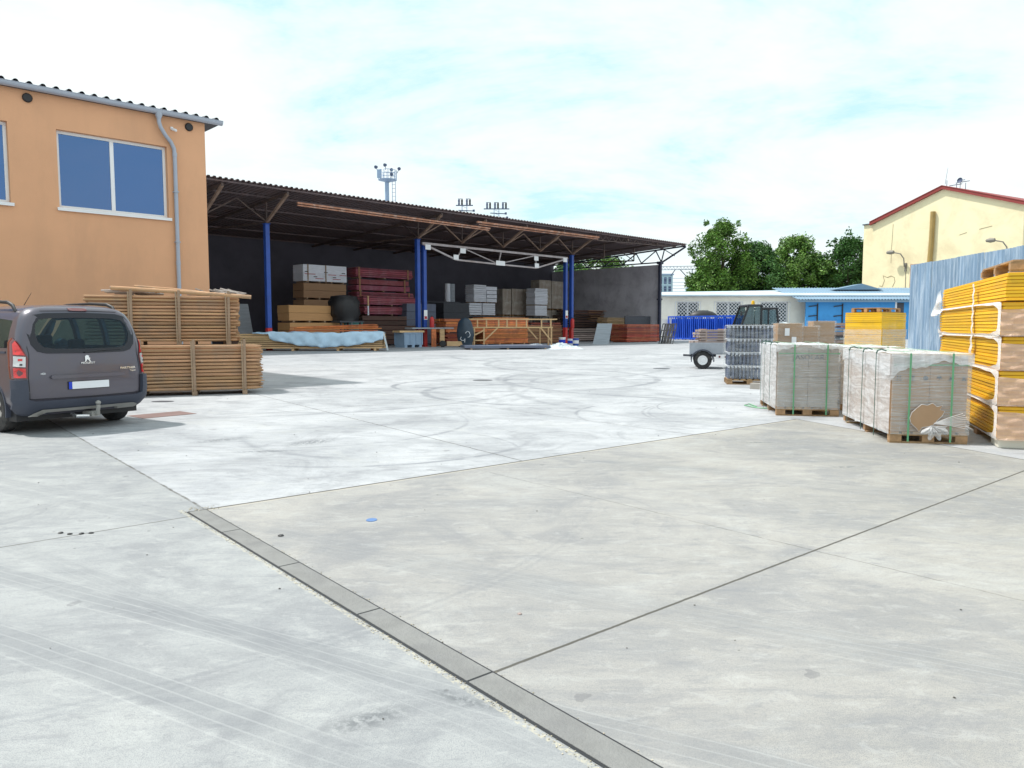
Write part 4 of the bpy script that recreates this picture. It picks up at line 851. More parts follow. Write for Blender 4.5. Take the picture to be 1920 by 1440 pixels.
# black lattice frames leaning at the end
for i in range(3):
    g = MB(); H_ = 1.9
    for z in (0, .65, 1.25, 1.85): g.beam((.02, 0, z), (.9, 0, z), .06, .06)
    for x in (0, .3, .6, .9): g.beam((x, 0, 0), (x, 0, 1.88), .06, .05)
    o = g.build('lattice_frame', M['black'], loc=(12.75 + .16 * i, 64.9 - .14 * i, 0), rotz=R(-40)); o.rotation_euler.x = R(-22)
    tag(o, 'black lattice frame, %s of three leaning at the end of the red stack' % ('rearmost', 'middle', 'foremost')[i], 'frame', 'black lattice frames leaning at the shed end')
# ================================================================ VAN
van = thing('parked_van', 'dark grey passenger van seen from behind, parked beside the pole stacks', 'van', (-6.13, 10.81, 0), R(57))
LV = [  # z, half width, rear y, front y
    (.26, .80, .16, 4.15), (.34, .87, .07, 4.25), (.45, .915, .02, 4.34), (.60, .915, .0, 4.37), (.80, .908, .0, 4.30), (.95, .903, .01, 4.1), (1.05, .898, .02, 3.55), (1.15, .888, .035, 3.36),
    (1.30, .865, .055, 3.08), (1.45, .832, .085, 2.80), (1.58, .79, .12, 2.55), (1.68, .735, .155, 2.32), (1.745, .66, .20, 2.12), (1.785, .54, .28, 1.92), (1.81, .36, .42, 1.7), (1.82, .15, .7, 1.5)]
def lvl(z):
    z = max(LV[0][0], min(LV[-1][0], z))
    for a, b in zip(LV[:-1], LV[1:]):
        if a[0] <= z <= b[0]:
            k = (z - a[0]) / (b[0] - a[0]); return tuple(a[i] + (b[i] - a[i]) * k for i in (1, 2, 3))
RC = .17
def rear(x, z):
    hw, yr, _ = lvl(z); rc = min(RC, hw * .8); e = abs(x) - (hw - rc); y = yr + .05 * (x / hw) ** 2
    if e > 0:
        ee = min(e, rc * .985); y += rc - math.sqrt(max(0, rc * rc - ee * ee))
        if e > rc * .985: y += (e - rc * .985) * 3
    return y
def outline(z, shrink=0.0, N=1):
    hw, yr, yf = lvl(z); hw -= shrink; yr += shrink; yf -= shrink; rc = min(RC, hw * .8); rf_ = min(.5, hw * .7); h = []
    for k in range(6): x = (hw - rc) * k / 5; h.append((x, yr + .05 * (x / hw) ** 2))
    y0 = yr + .05 * ((hw - rc) / hw) ** 2
    for k in range(1, 7): a = k / 6 * math.pi / 2; h.append((hw - rc + rc * math.sin(a), y0 + rc - rc * math.cos(a)))
    ya, yb = y0 + rc, yf - rf_
    for k in range(1, 12): h.append((hw, ya + (yb - ya) * k / 12))
    for k in range(0, 7): a = k / 6 * math.pi / 2; h.append((hw - rf_ + rf_ * math.cos(a), yb + rf_ * math.sin(a)))
    for k in range(1, 4): h.append(((hw - rf_) * (1 - k / 3), yf))
    full = h + [(-x, y) for x, y in reversed(h[1:-1])]
    return [(x, y, z) for x, y in full]
def shell(shrink=0.0, z0=None, z1=None):
    zs = []
    for a, b in zip(LV[:-1], LV[1:]): zs += [a[0], (a[0] + b[0]) / 2]
    zs.append(LV[-1][0])
    if z0: zs = [z for z in zs if z > z0]; zs = [z0] + zs
    if z1: zs = [z for z in zs if z < z1] + [z1]
    g = MB(); rings = [outline(z, shrink) for z in zs]; n_ = len(rings[0])
    for r_ in rings: g.v += [Vector(p) for p in r_]
    for i in range(len(rings) - 1):
        for k in range(n_): g.f.append((i * n_ + k, i * n_ + (k + 1) % n_, (i + 1) * n_ + (k + 1) % n_, (i + 1) * n_ + k)); g.mi.append(0)
    g.f.append(tuple(reversed(range(n_)))); g.mi.append(0); g.f.append(tuple(range((len(rings) - 1) * n_, len(rings) * n_))); g.mi.append(0)
    return g
body = shell().build('body', M['van_paint'], van, fixn=True)
GL = [(-.755, 1.40), (-.735, 1.56), (-.66, 1.655), (-.50, 1.685), (0, 1.70), (.50, 1.685), (.64, 1.65), (.72, 1.55), (.745, 1.40), (.715, 1.24), (.65, 1.155), (.55, 1.125), (0, 1.115), (-.55, 1.125), (-.66, 1.155), (-.73, 1.25)]
GI = [(-.66, 1.42), (-.64, 1.53), (-.58, 1.595), (-.45, 1.615), (0, 1.625), (.45, 1.615), (.57, 1.59), (.63, 1.52), (.65, 1.40), (.625, 1.28), (.57, 1.215), (.45, 1.19), (0, 1.18), (-.45, 1.19), (-.58, 1.215), (-.64, 1.29)]
cut = []
inner = shell(.06, .55, 1.74); cut.append(inner)
g = MB(); g.prism(GI, lambda a, b: (a, -.3, b), lambda a, b: (a, .6, b)); cut.append(g)
SW = [[(.42, 1.20), (.42, 1.58), (.98, 1.62), (1.02, 1.20)], [(1.10, 1.20), (1.07, 1.62), (1.85, 1.62), (1.88, 1.20)], [(1.98, 1.20), (1.97, 1.62), (2.30, 1.60), (2.95, 1.22), (2.93, 1.16)]]
for p in SW:
    g = MB(); g.prism(p, lambda a, b: (-1.3, a, b), lambda a, b: (1.3, a, b)); cut.append(g)
g = MB(); g.add([(-.72, 3.5, 1.14), (.72, 3.5, 1.14), (.60, 2.6, 1.66), (-.60, 2.6, 1.66), (-.72, 2.9, 1.14), (.72, 2.9, 1.14), (.60, 2.1, 1.66), (-.60, 2.1, 1.66)], [(0, 1, 2, 3), (7, 6, 5, 4), (0, 4, 5, 1), (1, 5, 6, 2), (2, 6, 7, 3), (3, 7, 4, 0)]); cut.append(g)
WH = [(.84, .33), (3.56, .33)]
for y in WH:
    for s in (-1, 1):
        g = MB(); g.cyl((s * .62, y[0], .335), (s * 1.2, y[0], .335), .385, n=40); cut.append(g)
tmp = []
for c_ in cut:
    o = c_.build('cutter', M['black']); tmp.append(o)
    md = body.modifiers.new('b', 'BOOLEAN'); md.object = o; md.operation = 'DIFFERENCE'; md.solver = 'EXACT'
    o.parent = van
bpy.context.view_layer.update()
dg = bpy.context.evaluated_depsgraph_get(); me = bpy.data.meshes.new_from_object(body.evaluated_get(dg)); body.modifiers.clear(); body.data = me
for o in tmp: bpy.data.objects.remove(o, do_unlink=True)
for p in me.polygons: p.use_smooth = True
me.set_sharp_from_angle(angle=R(32))
def dens(poly, k=6):
    out = []
    for (a, b), (c_, d) in zip(poly, poly[1:] + poly[:1]): out += [(a + (c_ - a) * i / k, b + (d - b) * i / k) for i in range(k)]
    return out
def patch(poly, out_, depth=.02, k=5, cells=0):
    g = MB(); f0 = lambda a, b: (a * (1 + out_ * .6), rear(a, b) - out_, b); f1 = lambda a, b: (a, rear(a, b) - out_ + depth, b)
    # fill in vertical slices so that the panel follows the curve of the tail
    pts = dens(poly, k); xs0, xs1 = min(p[0] for p in pts), max(p[0] for p in pts); n_ = max(1, int((xs1 - xs0) / .05)) if not cells else cells
    bm = bmesh.new(); vs = [bm.verts.new((a, 0, b)) for a, b in pts]; bm.faces.new(vs)
    for i in range(1, n_):
        x = xs0 + (xs1 - xs0) * i / n_
        bmesh.ops.bisect_plane(bm, geom=bm.faces[:] + bm.edges[:] + bm.verts[:], plane_co=(x, 0, 0), plane_no=(1, 0, 0))
    zs0, zs1 = min(p[1] for p in pts), max(p[1] for p in pts); m_ = max(1, int((zs1 - zs0) / .06))
    for i in range(1, m_):
        bmesh.ops.bisect_plane(bm, geom=bm.faces[:] + bm.edges[:] + bm.verts[:], plane_co=(0, 0, zs0 + (zs1 - zs0) * i / m_), plane_no=(0, 0, 1))
    bmesh.ops.triangulate(bm, faces=bm.faces); bm.verts.index_update()
    V_ = [(v.co.x, v.co.z) for v in bm.verts]; T = [tuple(v.index for v in f.verts) for f in bm.faces]; Bd = [tuple(v.index for v in e.verts) for e in bm.edges if len(e.link_faces) == 1]
    bm.free(); k_ = len(V_)
    g.add([f0(*p) for p in V_] + [f1(*p) for p in V_], T + [tuple(i + k_ for i in reversed(t)) for t in T] + [(a, b, b + k_, a + k_) for a, b in Bd])
    return g
# window: black band ring and tinted pane
ring = MB(); po, pi = dens(GL, 4), dens(GI, 4); k_ = len(po)
ring.add([(a, rear(a, b) - .008, b) for a, b in po] + [(a, rear(a, b) - .008, b) for a, b in pi] + [(a, rear(a, b) + .004, b) for a, b in po] + [(a, rear(a, b) + .004, b) for a, b in pi],
         [(i, (i + 1) % k_, (i + 1) % k_ + k_, i + k_) for i in range(k_)] + [(i, i + 2 * k_, (i + 1) % k_ + 2 * k_, (i + 1) % k_) for i in range(k_)])
tg = patch([(-.785, .50), (-.795, .80), (-.765, 1.10), (-.785, 1.35), (-.755, 1.60), (-.66, 1.715), (0, 1.735), (.65, 1.715), (.745, 1.60), (.775, 1.35), (.75, 1.10), (.775, .80), (.755, .50), (0, .485)], .004, .006)
tg.v = tg.v  # thin skin that draws the tailgate shut line
gate = ring.build('rear_window', M['frit'], van, smooth=True)
patch(GI, .004, .006).build('pane', M['van_glass'], gate, smooth=True)
# tailgate shut line as a dark seam
seam = dens([(-.785, .50), (-.795, .80), (-.765, 1.12), (-.79, 1.35), (-.76, 1.60), (-.66, 1.712), (0, 1.728), (.66, 1.712), (.75, 1.60), (.78, 1.35), (.755, 1.12), (.78, .80), (.765, .50), (0, .488)], 5)
g = MB(); k_ = len(seam); cx, cz = 0, 1.1
def off(a, b, d):
    l = math.hypot(a - cx, b - cz); return a + (a - cx) / l * d, b + (b - cz) / l * d
o_ = [off(a, b, .006) for a, b in seam]; i_ = [off(a, b, -.004) for a, b in seam]
g.add([(a, rear(a, b) - .0055, b) for a, b in o_] + [(a, rear(a, b) - .0055, b) for a, b in i_], [(i, (i + 1) % k_, (i + 1) % k_ + k_, i + k_) for i in range(k_)])
g.build('shut_line', M['black'], van, fixn=False)
# lights
for s in (-1, 1):
    L_ = [(.775, 1.06), (.80, 1.14), (.845, 1.28), (.865, 1.345), (.895, 1.28), (.915, 1.12), (.925, .95), (.925, .785), (.80, .785), (.795, .90)]
    lp = patch([(s * a, b) for a, b in L_], .016, .05).build('tail_light', M['lamp_dark'], van, smooth=True)
    for nm, mt_, pl in (('lens', 'lamp_red', [(.805, 1.105), (.835, 1.20), (.860, 1.30), (.878, 1.26), (.892, 1.115)]), ('lens', 'lamp_clear', [(.80, 1.085), (.893, 1.095), (.905, .955), (.812, .945)]), ('lens', 'lamp_red', [(.812, .925), (.905, .935), (.908, .80), (.815, .80)])):
        patch([(s * a, b) for a, b in pl], .026, .02).build(nm, M[mt_], lp)
    patch([(s * .835, 1.06), (s * .87, 1.06), (s * .872, 1.03), (s * .837, 1.03)], .03, .01).build('reflector', M['lamp_red'], lp)
    patch([(s * .84, .99), (s * .862, .99), (s * .864, .968), (s * .842, .968)], .03, .01).build('reflector', M['black'], lp)
patch([(-.16, 1.765), (.09, 1.765), (.09, 1.725), (-.16, 1.725)], .02, .05).build('brake_light', M['lamp_dark'], van)
# bumper
bp = [(-.925, .77), (-.80, .77), (-.79, .50), (-.70, .47), (.68, .47), (.765, .50), (.775, .77), (.905, .77), (.918, .50), (.895, .36), (.80, .29), (.66, .27), (.45, .30), (-.45, .30), (-.66, .25), (-.82, .27), (-.90, .36), (-.93, .50)]
patch(bp, .055, .10).build('bumper', M['van_plastic'], van, smooth=True)
sv = patch([(-.74, .25), (-.70, .30), (-.62, .345), (.62, .345), (.69, .32), (.70, .285), (.66, .27), (.42, .268), (.40, .305), (-.55, .30), (-.64, .25)], .075, .05).build('bumper_trim', M['silver'], van, smooth=True)
g = MB(); g.box(-.86, .86, .3, 1.6, .18, .34); g.box(-.5, .5, 1.6, 3.4, .2, .32); g.build('underbody', M['black'], van)
g = MB(); g.tube([(.04, .25, .25), (.04, .0, .23), (.04, -.10, .25), (.04, -.13, .33), (.04, -.13, .37)], .028, 10); g.lathe([(0, -.035), (.03, -.02), (.038, 0), (.03, .02), (0, .035)], (.04, -.13, .40), (0, 0, 1), 14); g.box(-.02, .10, -.06, .2, .2, .27); g.build('tow_bar', M['silver'], van, smooth=True)
g = MB(); g.tube([(-.22, .1, .25), (-.22, -.03, .22), (-.05, -.03, .21)], .025, 10); g.build('tow_socket', M['chrome'], van, smooth=True)
# trim bar over the plate
patch([(-.52, .795), (-.50, .818), (.48, .818), (.50, .795), (.48, .77), (-.50, .77)], .045, .06).build('handle_bar', M['van_paint'], van, smooth=True)
pl_ = patch([(-.30, .72), (.275, .72), (.275, .605), (-.30, .605)], .018, .02).build('number_plate', M['black'], van)
patch([(-.25, .715), (.268, .715), (.268, .612), (-.25, .612)], .022, .006).build('plate_face', M['plate'], pl_)
patch([(-.295, .715), (-.252, .715), (-.252, .612), (-.295, .612)], .022, .006).build('plate_band', M['plate_blue'], pl_)
def text(body_, size, x, z, m_, parent, name, align='CENTER', out_=.012, bold=.0, wid=1.0):
    cu = bpy.data.curves.new(name, 'FONT'); cu.body = body_; cu.size = size; cu.extrude = .002; cu.align_x = align; cu.align_y = 'CENTER'; cu.offset = bold
    o = bpy.data.objects.new(name, cu); COL.objects.link(o); bpy.context.view_layer.update()
    me_ = bpy.data.meshes.new_from_object(o.evaluated_get(bpy.context.evaluated_depsgraph_get())); bpy.data.objects.remove(o, do_unlink=True)
    for v in me_.vertices:
        a, b, c_ = v.co; v.co = (x + a * wid, rear(x + a * wid, z + b) - out_ - c_, z + b)
    me_.materials.append(m_); o = bpy.data.objects.new(name, me_); COL.objects.link(o); o.parent = parent; return o
text('PEUGEOT', .036, -.01, .975, M['chrome'], van, 'lettering', wid=1.25, bold=.0006)
text('PARTNER', .044, .705, .878, M['chrome'], van, 'lettering', 'RIGHT', bold=.001, wid=1.3)
text('Tepee', .038, .705, .838, M['chrome'], van, 'lettering', 'RIGHT', bold=.0006)
text('HDi', .036, -.62, .845, M['chrome'], van, 'lettering', bold=.0006)
lion = [(-.045, .035), (-.03, .055), (-.005, .062), (.02, .05), (.03, .04), (.015, .035), (.02, .02), (.045, .01), (.03, .0), (.035, -.025), (.05, -.05), (.035, -.055), (.015, -.03), (.005, -.005), (-.01, -.01), (-.02, -.03), (-.04, -.055), (-.06, -.055), (-.04, -.03), (-.035, -.005), (-.02, .015), (-.03, .025)]
patch([(x * .85 - .01, z * .85 + 1.035) for x, z in lion], .014, .01).build('emblem', M['chrome'], van, smooth=False)
# wiper
g = MB(); g.tube([(-.05, rear(0, 1.13) - .03, 1.13), (.20, rear(.2, 1.16) - .03, 1.155), (.5, rear(.5, 1.17) - .03, 1.165)], .009, 6); g.build('wiper', M['black'], van)
# wheels
for (y, r_) in WH:
    for s in (-1, 1):
        w_ = MB(); R_ = .335
        w_.lathe([(.20, .0), (.30, .0), (.325, .025), (R_, .05), (R_, .16), (.325, .19), (.3, .205), (.2, .205)], (s * .69, y, R_), (s, 0, 0), 44)
        o = w_.build('wheel', M['rubber'], van, smooth=True)
        r2 = MB(); r2.lathe([(.0, .16), (.05, .165), (.06, .15), (.10, .145), (.16, .16), (.19, .185), (.205, .20), (.212, .195), (.21, .15), (.2, .05), (0, .04)], (s * .69, y, R_), (s, 0, 0), 36)
        for k in range(5):
            a = k * 2 * math.pi / 5; r2.beam((s * (.69 + .165), y + .05 * math.cos(a), R_ + .05 * math.sin(a)), (s * (.69 + .18), y + .2 * math.cos(a), R_ + .2 * math.sin(a)), .05, .02, up=(1, 0, 0))
        r2.build('rim', M['silver'], o, smooth=True)
    # arch linings
    for s in (-1, 1):
        g = MB(); hw = .925
        pr = [(y + .40 * math.cos(t), .335 + .40 * math.sin(t)) for t in [math.pi * (-.08 + 1.16 * k / 24) for k in range(25)]]; pi_ = [(y + .375 * math.cos(t), .335 + .375 * math.sin(t)) for t in [math.pi * (-.08 + 1.16 * k / 24) for k in range(25)]]
        g.prism(pr + pi_[::-1], lambda a, b: (s * .86, a, b), lambda a, b: (s * hw, a, b)); g.build('arch_trim', M['van_plastic'], van, smooth=True)
# side glass, windscreen
def hwz(z): return lvl(z)[0]
for s in (-1, 1):
    for p in SW:
        g = MB(); q = dens(p, 4); e = .012
        g.prism(q, lambda a, b: (s * (hwz(b) - e), a, b), lambda a, b: (s * (hwz(b) - e - .005), a, b)); g.build('side_window', M['van_glass'], van)
g = MB(); g.add([(-.73, 3.36, 1.13), (.73, 3.36, 1.13), (.62, 2.40, 1.66), (-.62, 2.40, 1.66)], [(0, 1, 2, 3)]); g.build('windscreen', M['van_glass'], van)
for s in (-1, 1):
    g = MB()
    g.beam((s * (hwz(1.14) + .004), .45, 1.14), (s * (hwz(1.14) + .004), 2.95, 1.14), .012, .03); g.build('window_strip', M['van_plastic'], van)
    g = MB(); g.beam((s * (hwz(.62) + .01), 1.3, .62), (s * (hwz(.62) + .01), 3.1, .62), .03, .14); g.build('side_moulding', M['van_plastic'], van, bevel=.01)
    for yy in (1.05, 1.92, 2.95):
        g = MB(); g.beam((s * (hwz(.45) + .0), yy, .4), (s * (hwz(1.1) + .001), yy, 1.12), .008, .012); g.build('door_seam', M['black'], van)
    for yy in (1.2, 2.1):
        g = MB(); g.beam((s * (hwz(.98) + .02), yy, .98), (s * (hwz(.98) + .02), yy + .2, .98), .03, .035); g.build('door_handle', M['van_paint'], van, bevel=.008)
    g = MB(); g.tube([(s * .70, .52, 1.70), (s * .705, .60, 1.795), (s * .70, .75, 1.84), (s * .68, 1.2, 1.86), (s * .67, 1.9, 1.85), (s * .665, 2.15, 1.82), (s * .66, 2.25, 1.75)], [.02, .026, .026, .022, .022, .024, .02], 8); g.build('roof_rail', M['black'] , van, smooth=True)
    g = MB(); g.lathe([(0, -.09), (.08, -.07), (.10, 0), (.08, .09), (0, .1)], (s * 1.02, 2.85, 1.2), (0, 1, 0), 14); g.beam((s * .86, 2.85, 1.15), (s * .98, 2.85, 1.17), .08, .05); g.build('wing_mirror', M['black'], van, smooth=True)
    patch_h = MB(); patch_h.lathe([(0, .0), (.12, .02), (.13, .2)], (s * .62, 4.20, .82), (0, -1, .2), 18); patch_h.build('headlight', M['lamp_clear'], van, smooth=True)
g = MB(); g.cyl((-.0, 1.9, 1.8), (.0, 1.6, 2.02), .006, .003, 6); g.build('aerial', M['black'], van)
# seats
for x, y, h in ((-.45, 1.15, 1.06), (0, 1.15, 1.0), (.45, 1.15, 1.06), (-.42, 2.1, 1.12), (.42, 2.1, 1.12)):
    g = MB(); g.box(x - .21, x + .21, y, y + .14, .6, h); g.box(x - .21, x + .21, y + .1, y + .55, .55, .75); o = g.build('seat', M['seat'], van, bevel=.05)
    g = MB(); g.box(x - .12, x + .12, y + .02, y + .12, h + .05, h + .24); g.build('headrest', M['seat'], o, bevel=.04)
g = MB(); g.box(-.78, .78, .18, .22, .6, 1.12); g.box(-.75, .75, .2, 1.1, .98, 1.02); g.build('parcel_shelf', M['seat'], van)
# ================================================================ POLE STACKS
def pole_stack(name, label, loc, rz, L, D, H, rows, pointed, m_, grp, xs, hang=.05, post_low=0.0, z0=0.0, loose=0):
    r = thing(name, label, 'pole stack', loc, rz, grp)
    g = MB(); cols = 11; dz = H / rows
    for i in range(rows):
        for j in range(cols):
            if 0 < j < cols - 1 and 0 < i < rows - 1 and (j > 1): continue
            rr = dz * (.395 if j == 0 else .36) * rnd(.90, 1.12); y = .06 + j * (D - .12) / (cols - 1) + rnd(-.008, .008); z = .10 + dz * (i + .5 + (.5 if j % 2 and i < rows - 1 else 0))
            e0, e1 = rnd(-.06, .05), rnd(-.07, .04); n_ = 6; bow = rnd(-.006, .006); bow2 = rnd(-.01, .01); pts = []
            for k in range(n_ + 1):
                u = k / n_; x = -L + e0 + (L - e0 + e1) * u
                pts.append((x, y + bow2 * math.sin(math.pi * u), z + bow * math.sin(math.pi * u * 2 + i)))
            rad = [rr * (1 - .12 * (k / n_ - .5) * (1 if (i + j) % 2 else -1)) for k in range(n_ + 1)]
            if pointed: pts.append((pts[-1][0] + rnd(.11, .17), y, z)); rad.append(.008)
            g.tube(pts, rad, 9)
    # inner poles seen only by their ends
    for i in range(1, rows - 1):
        for j in range(2, cols - 1):
            rr = dz * .46; y = .06 + j * (D - .12) / (cols - 1); z = .10 + dz * (i + .5 + (.5 if j % 2 else 0)); e = rnd(-.08, .05)
            g.tube([(-L + rnd(-.05, .05), y, z), (e, y, z)] + ([(e + .14, y, z)] if pointed else []), [rr, rr] + ([.008] if pointed else []), 7)
    g.build('poles', m_, r, smooth=True)
    for x in xs:
        for y in (-.03, D + .01):
            g = MB(); g.beam((x, y, -.02 + post_low), (x + rnd(-.01, .01), y, H + .22), .055, .035, up=(0, 1, 0)); g.beam((x - .05, y, -.02 + post_low), (x - .05 + rnd(-.01, .01), y, H + .18), .03, .035, up=(0, 1, 0)); g.build('batten', M['batten'], r)
        g = MB(); g.box(x - .06, x + .04, -.1, D + .08, -.0, .09); g.build('bearer', M['batten'], r)
    return r
pole_stack('pole_stack', 'lower stack of round wooden poles with pointed ends on the ground', (-5.73, 16.65, 0), R(20), 3.0, 1.1, 1.0, 13, True, M['pole'], 'stacked round wooden poles', (-.22, -1.25, -2.3))
up = pole_stack('pole_stack', 'upper stack of round wooden poles resting on the lower stack', (-6.25, 17.15, 1.06), R(24), 3.05, 1.15, 1.02, 14, False, M['pole'], 'stacked round wooden poles', (-.22, -1.25, -2.2))
for (p, q, r_, m_, nm, lab) in [((-8.65, 16.2, 2.33), (-5.98, 17.22, 2.17), .045, 'pole', 'long_pole', 'long loose pole overhanging the right end of the upper stack'),
                   ((-8.35, 16.6, 2.38), (-6.9, 17.15, 2.25), .035, 'pole', 'loose_pole', 'loose thin pole sloping down across the top of the upper stack'),
                   ((-8.8, 16.45, 2.28), (-7.7, 16.85, 2.31), .04, 'pole', 'loose_pole', 'short loose pole at the left on top of the upper stack')]:
    g = MB(); g.tube([p, tuple((a + b) / 2 + .01 for a, b in zip(p, q)), q], r_, 9); tag(g.build(nm, M[m_], smooth=True), lab, 'pole', 'loose poles on the upper stack')
g = MB()
for i in range(26):
    x = rnd(-8.9, -8.3); y = 16.1 + (x + 9) * .44 + rnd(0, .9); g.tube([(x, y, 2.22 + rnd(0, .13)), (x + rnd(.3, .6), y + rnd(.1, .3), 2.22 + rnd(.0, .12))], rnd(.02, .035), 6)
tag(g.build('thin_poles', M['pole_grey'], smooth=True), 'weathered grey thin poles heaped at the top left of the pole stack', 'poles')
g = MB()
for i in range(30):
    x = rnd(-7.7, -6.9); y = 17.6 + (x + 7.5) * .44 + rnd(0, .5); g.tube([(x, y, 2.24 + rnd(0, .17)), (x + rnd(.2, .5), y + rnd(.0, .2), 2.22 + rnd(.0, .10))], rnd(.015, .026), 6)
tag(g.build('thin_poles', M['pole_grey'], smooth=True), 'grey weathered thin poles heaped at the top right of the pole stack', 'poles')

# ================================================================ PALLETS AND LOADS AT THE RIGHT
def pallet(W_, D_, parent, H=.144, nx=3, ny=3):
    g = MB(); n_ = 7
    for i in range(n_):
        x = W_ * (i + .5) / n_; g.box(x - W_ / n_ * .36, x + W_ / n_ * .36, 0, D_, H - .022, H)
    for j in range(ny): y = D_ * j / (ny - 1) * .9; g.box(.002, W_ - .002, y + .002, y + .098 * 1.0, H - .046, H - .0225)
    for j in range(ny): y = D_ * j / (ny - 1) * .9; g.box(.004, W_ - .004, y + .004, y + .094, 0, .022)
    g.build('deck', M['pallet'], parent)
    for i in range(nx):
        for j in range(ny):
            x = (W_ - .145) * i / (nx - 1); y = (D_ - .1) * j / (ny - 1); b = MB(); b.box(x + .001, x + .144, y + .001, y + .099, .0225, H - .0465); b.build('block', M['pallet'], parent)
def sheetgrid(fn, nx, ny, amp, seed, q=1.0):
    rr = random.Random(seed); P = [(rr.uniform(2, 30), rr.uniform(2, 30), rr.uniform(0, 6), rr.uniform(.3, 1)) for _ in range(9)]
    def nz(u, v): return sum(abs(math.sin(a * u + b * v * .7 + c_)) * w for a, b, c_, w in P) / 9
    return fn, nz
def wrap_box(g, W_, D_, z0, z1, amp, seed, off=.012, top=True, n_=26, sides='flrb'):
    """crumpled film round a box: four sides and a top"""
    rr = random.Random(seed); P = [(rr.uniform(-34, 34), rr.uniform(-26, 26), rr.uniform(0, 6), rr.uniform(.3, 1)) for _ in range(10)]
    nz = lambda u, v: sum(abs(math.sin(a * u + b * v + c_)) * w for a, b, c_, w in P) / 10
    H = z1 - z0
    def side(px, py, dx, dy, nx_, ny_, L):
        g.grid(int(n_ * max(1, L)), n_, lambda u, v: (px + dx * u * L + nx_ * (off + amp * nz(u * L, v * H) * min(1, 8 * u * (1 - u) + .2)), py + dy * u * L + ny_ * (off + amp * nz(u * L, v * H) * min(1, 8 * u * (1 - u) + .2)), z0 + v * (H + off)))
    if 'f' in sides: side(-off, -off, 1, 0, 0, -1, W_ + 2 * off)
    if 'r' in sides: side(W_ + off, -off, 0, 1, 1, 0, D_ + 2 * off)
    if 'b' in sides: side(W_ + off, D_ + off, -1, 0, 0, 1, W_ + 2 * off)
    if 'l' in sides: side(-off, D_ + off, 0, -1, -1, 0, D_ + 2 * off)
    if top: g.grid(int(n_ * W_), int(n_ * D_), lambda u, v: (-off + u * (W_ + 2 * off), -off + v * (D_ + 2 * off), z1 + off + amp * nz(u * W_ + 3, v * D_)))
def wrapped(label, loc, rz, W_, D_, H, fronts, sides, seed, hole=False, text_=None, icons=False, rows=1, strap='green_strap', film='film', kraft='kraft'):
    r = thing('wrapped_pallet', label, 'pallet load', loc, rz, 'film wrapped cartons on pallets at the right'); pallet(W_, D_, r)
    z0, z1 = .146, H; c_ = MB()
    for k in range(rows):
        za, zb = z0 + (z1 - z0) * k / rows, z0 + (z1 - z0) * (k + 1) / rows - .004
        nn = 2
        for i in range(nn): c_.box(.02 + (W_ - .04) * i / nn, .02 + (W_ - .04) * (i + 1) / nn - .004, .02, D_ - .02, za, zb)
    c_.build('cartons', M[kraft], r, bevel=.006)
    g = MB(); wrap_box(g, W_ - .02, D_ - .02, z0 - .03, z1, .016, seed, sides='fr'); g.v = [Vector((v.x + .01, v.y + .01, v.z)) for v in g.v]; g.build('film', M[film], r, smooth=True, fixn=False)
    g = MB(); wrap_box(g, W_ - .02, D_ - .02, z0 - .03, z1, .03, seed + 1, sides='lb', top=False); g.v = [Vector((v.x + .01, v.y + .01, v.z)) for v in g.v]; g.build('side_film', M['film_milk'], r, smooth=True, fixn=False)
    # milky cap folded over the top
    g = MB(); g.grid(60, 8, lambda u, v: (-.025 + u * (W_ + .05), -.03 - .006 * math.sin(u * 50), z1 + .03 - v * ((.15 + .16 * math.exp(-u * 9)) * (1 if hole else .35) + .035 * math.sin(u * 4.3 + seed) + .03 * math.sin(u * 11.7 + seed * 2) * math.sin(u * 3) + .008 * math.sin(u * 47))))
    g.grid(40, 8, lambda u, v: (-.035 - .006 * math.sin(u * 50), -.025 + u * (D_ + .05), z1 + .03 - v * (.2 + .07 * math.sin(u * 3.1 + seed) + .05 * math.sin(u * 9.1 + seed) * math.sin(u * 4) + .01 * math.sin(u * 39))))
    g.grid(30, 30, lambda u, v: (-.03 + u * (W_ + .06), -.03 + v * (D_ + .06), z1 + .035 + .01 * math.sin(u * 21 + v * 9) * math.sin(v * 17)))
    g.build('film_cap', M['film_milk'], r, smooth=True, fixn=False)
    for x in fronts:
        g = MB(); g.box(x - .011, x + .011, -.062, -.058, .03, z1 + .04); g.box(x - .011, x + .011, -.062, D_ + .05, z1 + .052, z1 + .056); g.build('strap', M[strap], r)
    for y in sides:
        g = MB(); g.box(-.066, -.062, y - .010, y + .010, .03, z1 + .03); g.tube([(-.064, y, z1 + .02), (-.05, y, z1 + .06), (.0, y, z1 + .075), (.06, y, z1 + .055)], .010, 6); g.build('strap', M['dark_strap'], r)
    g = MB(); g.box(.02, W_ - .02, -.018, -.012, z1 - .12, z1 - .10); g.build('strap', M[strap], r)
    return r
rA = wrapped('film wrapped carton pallet with two green straps, left of the three', (4.46, 12.53, 0), R(-10), 1.0, 1.75, 1.16, (.26, .78), (.35, .95, 1.35), 3, rows=2, kraft='kraft_grey')
rC = wrapped('nearest film wrapped carton pallet, with a torn hole in its front', (4.88, 9.57, 0), R(-9.5), .93, 2.2, 1.12, (.20, .70), (.45, 1.05, 1.75), 8, hole=True, rows=1)
rB = wrapped('film wrapped carton pallet behind and between the two front ones', (5.87, 13.3, 0), R(-10), 1.0, 1.9, 1.10, (.3, .75), (.6, 1.5), 14, rows=2, film='film_milk')
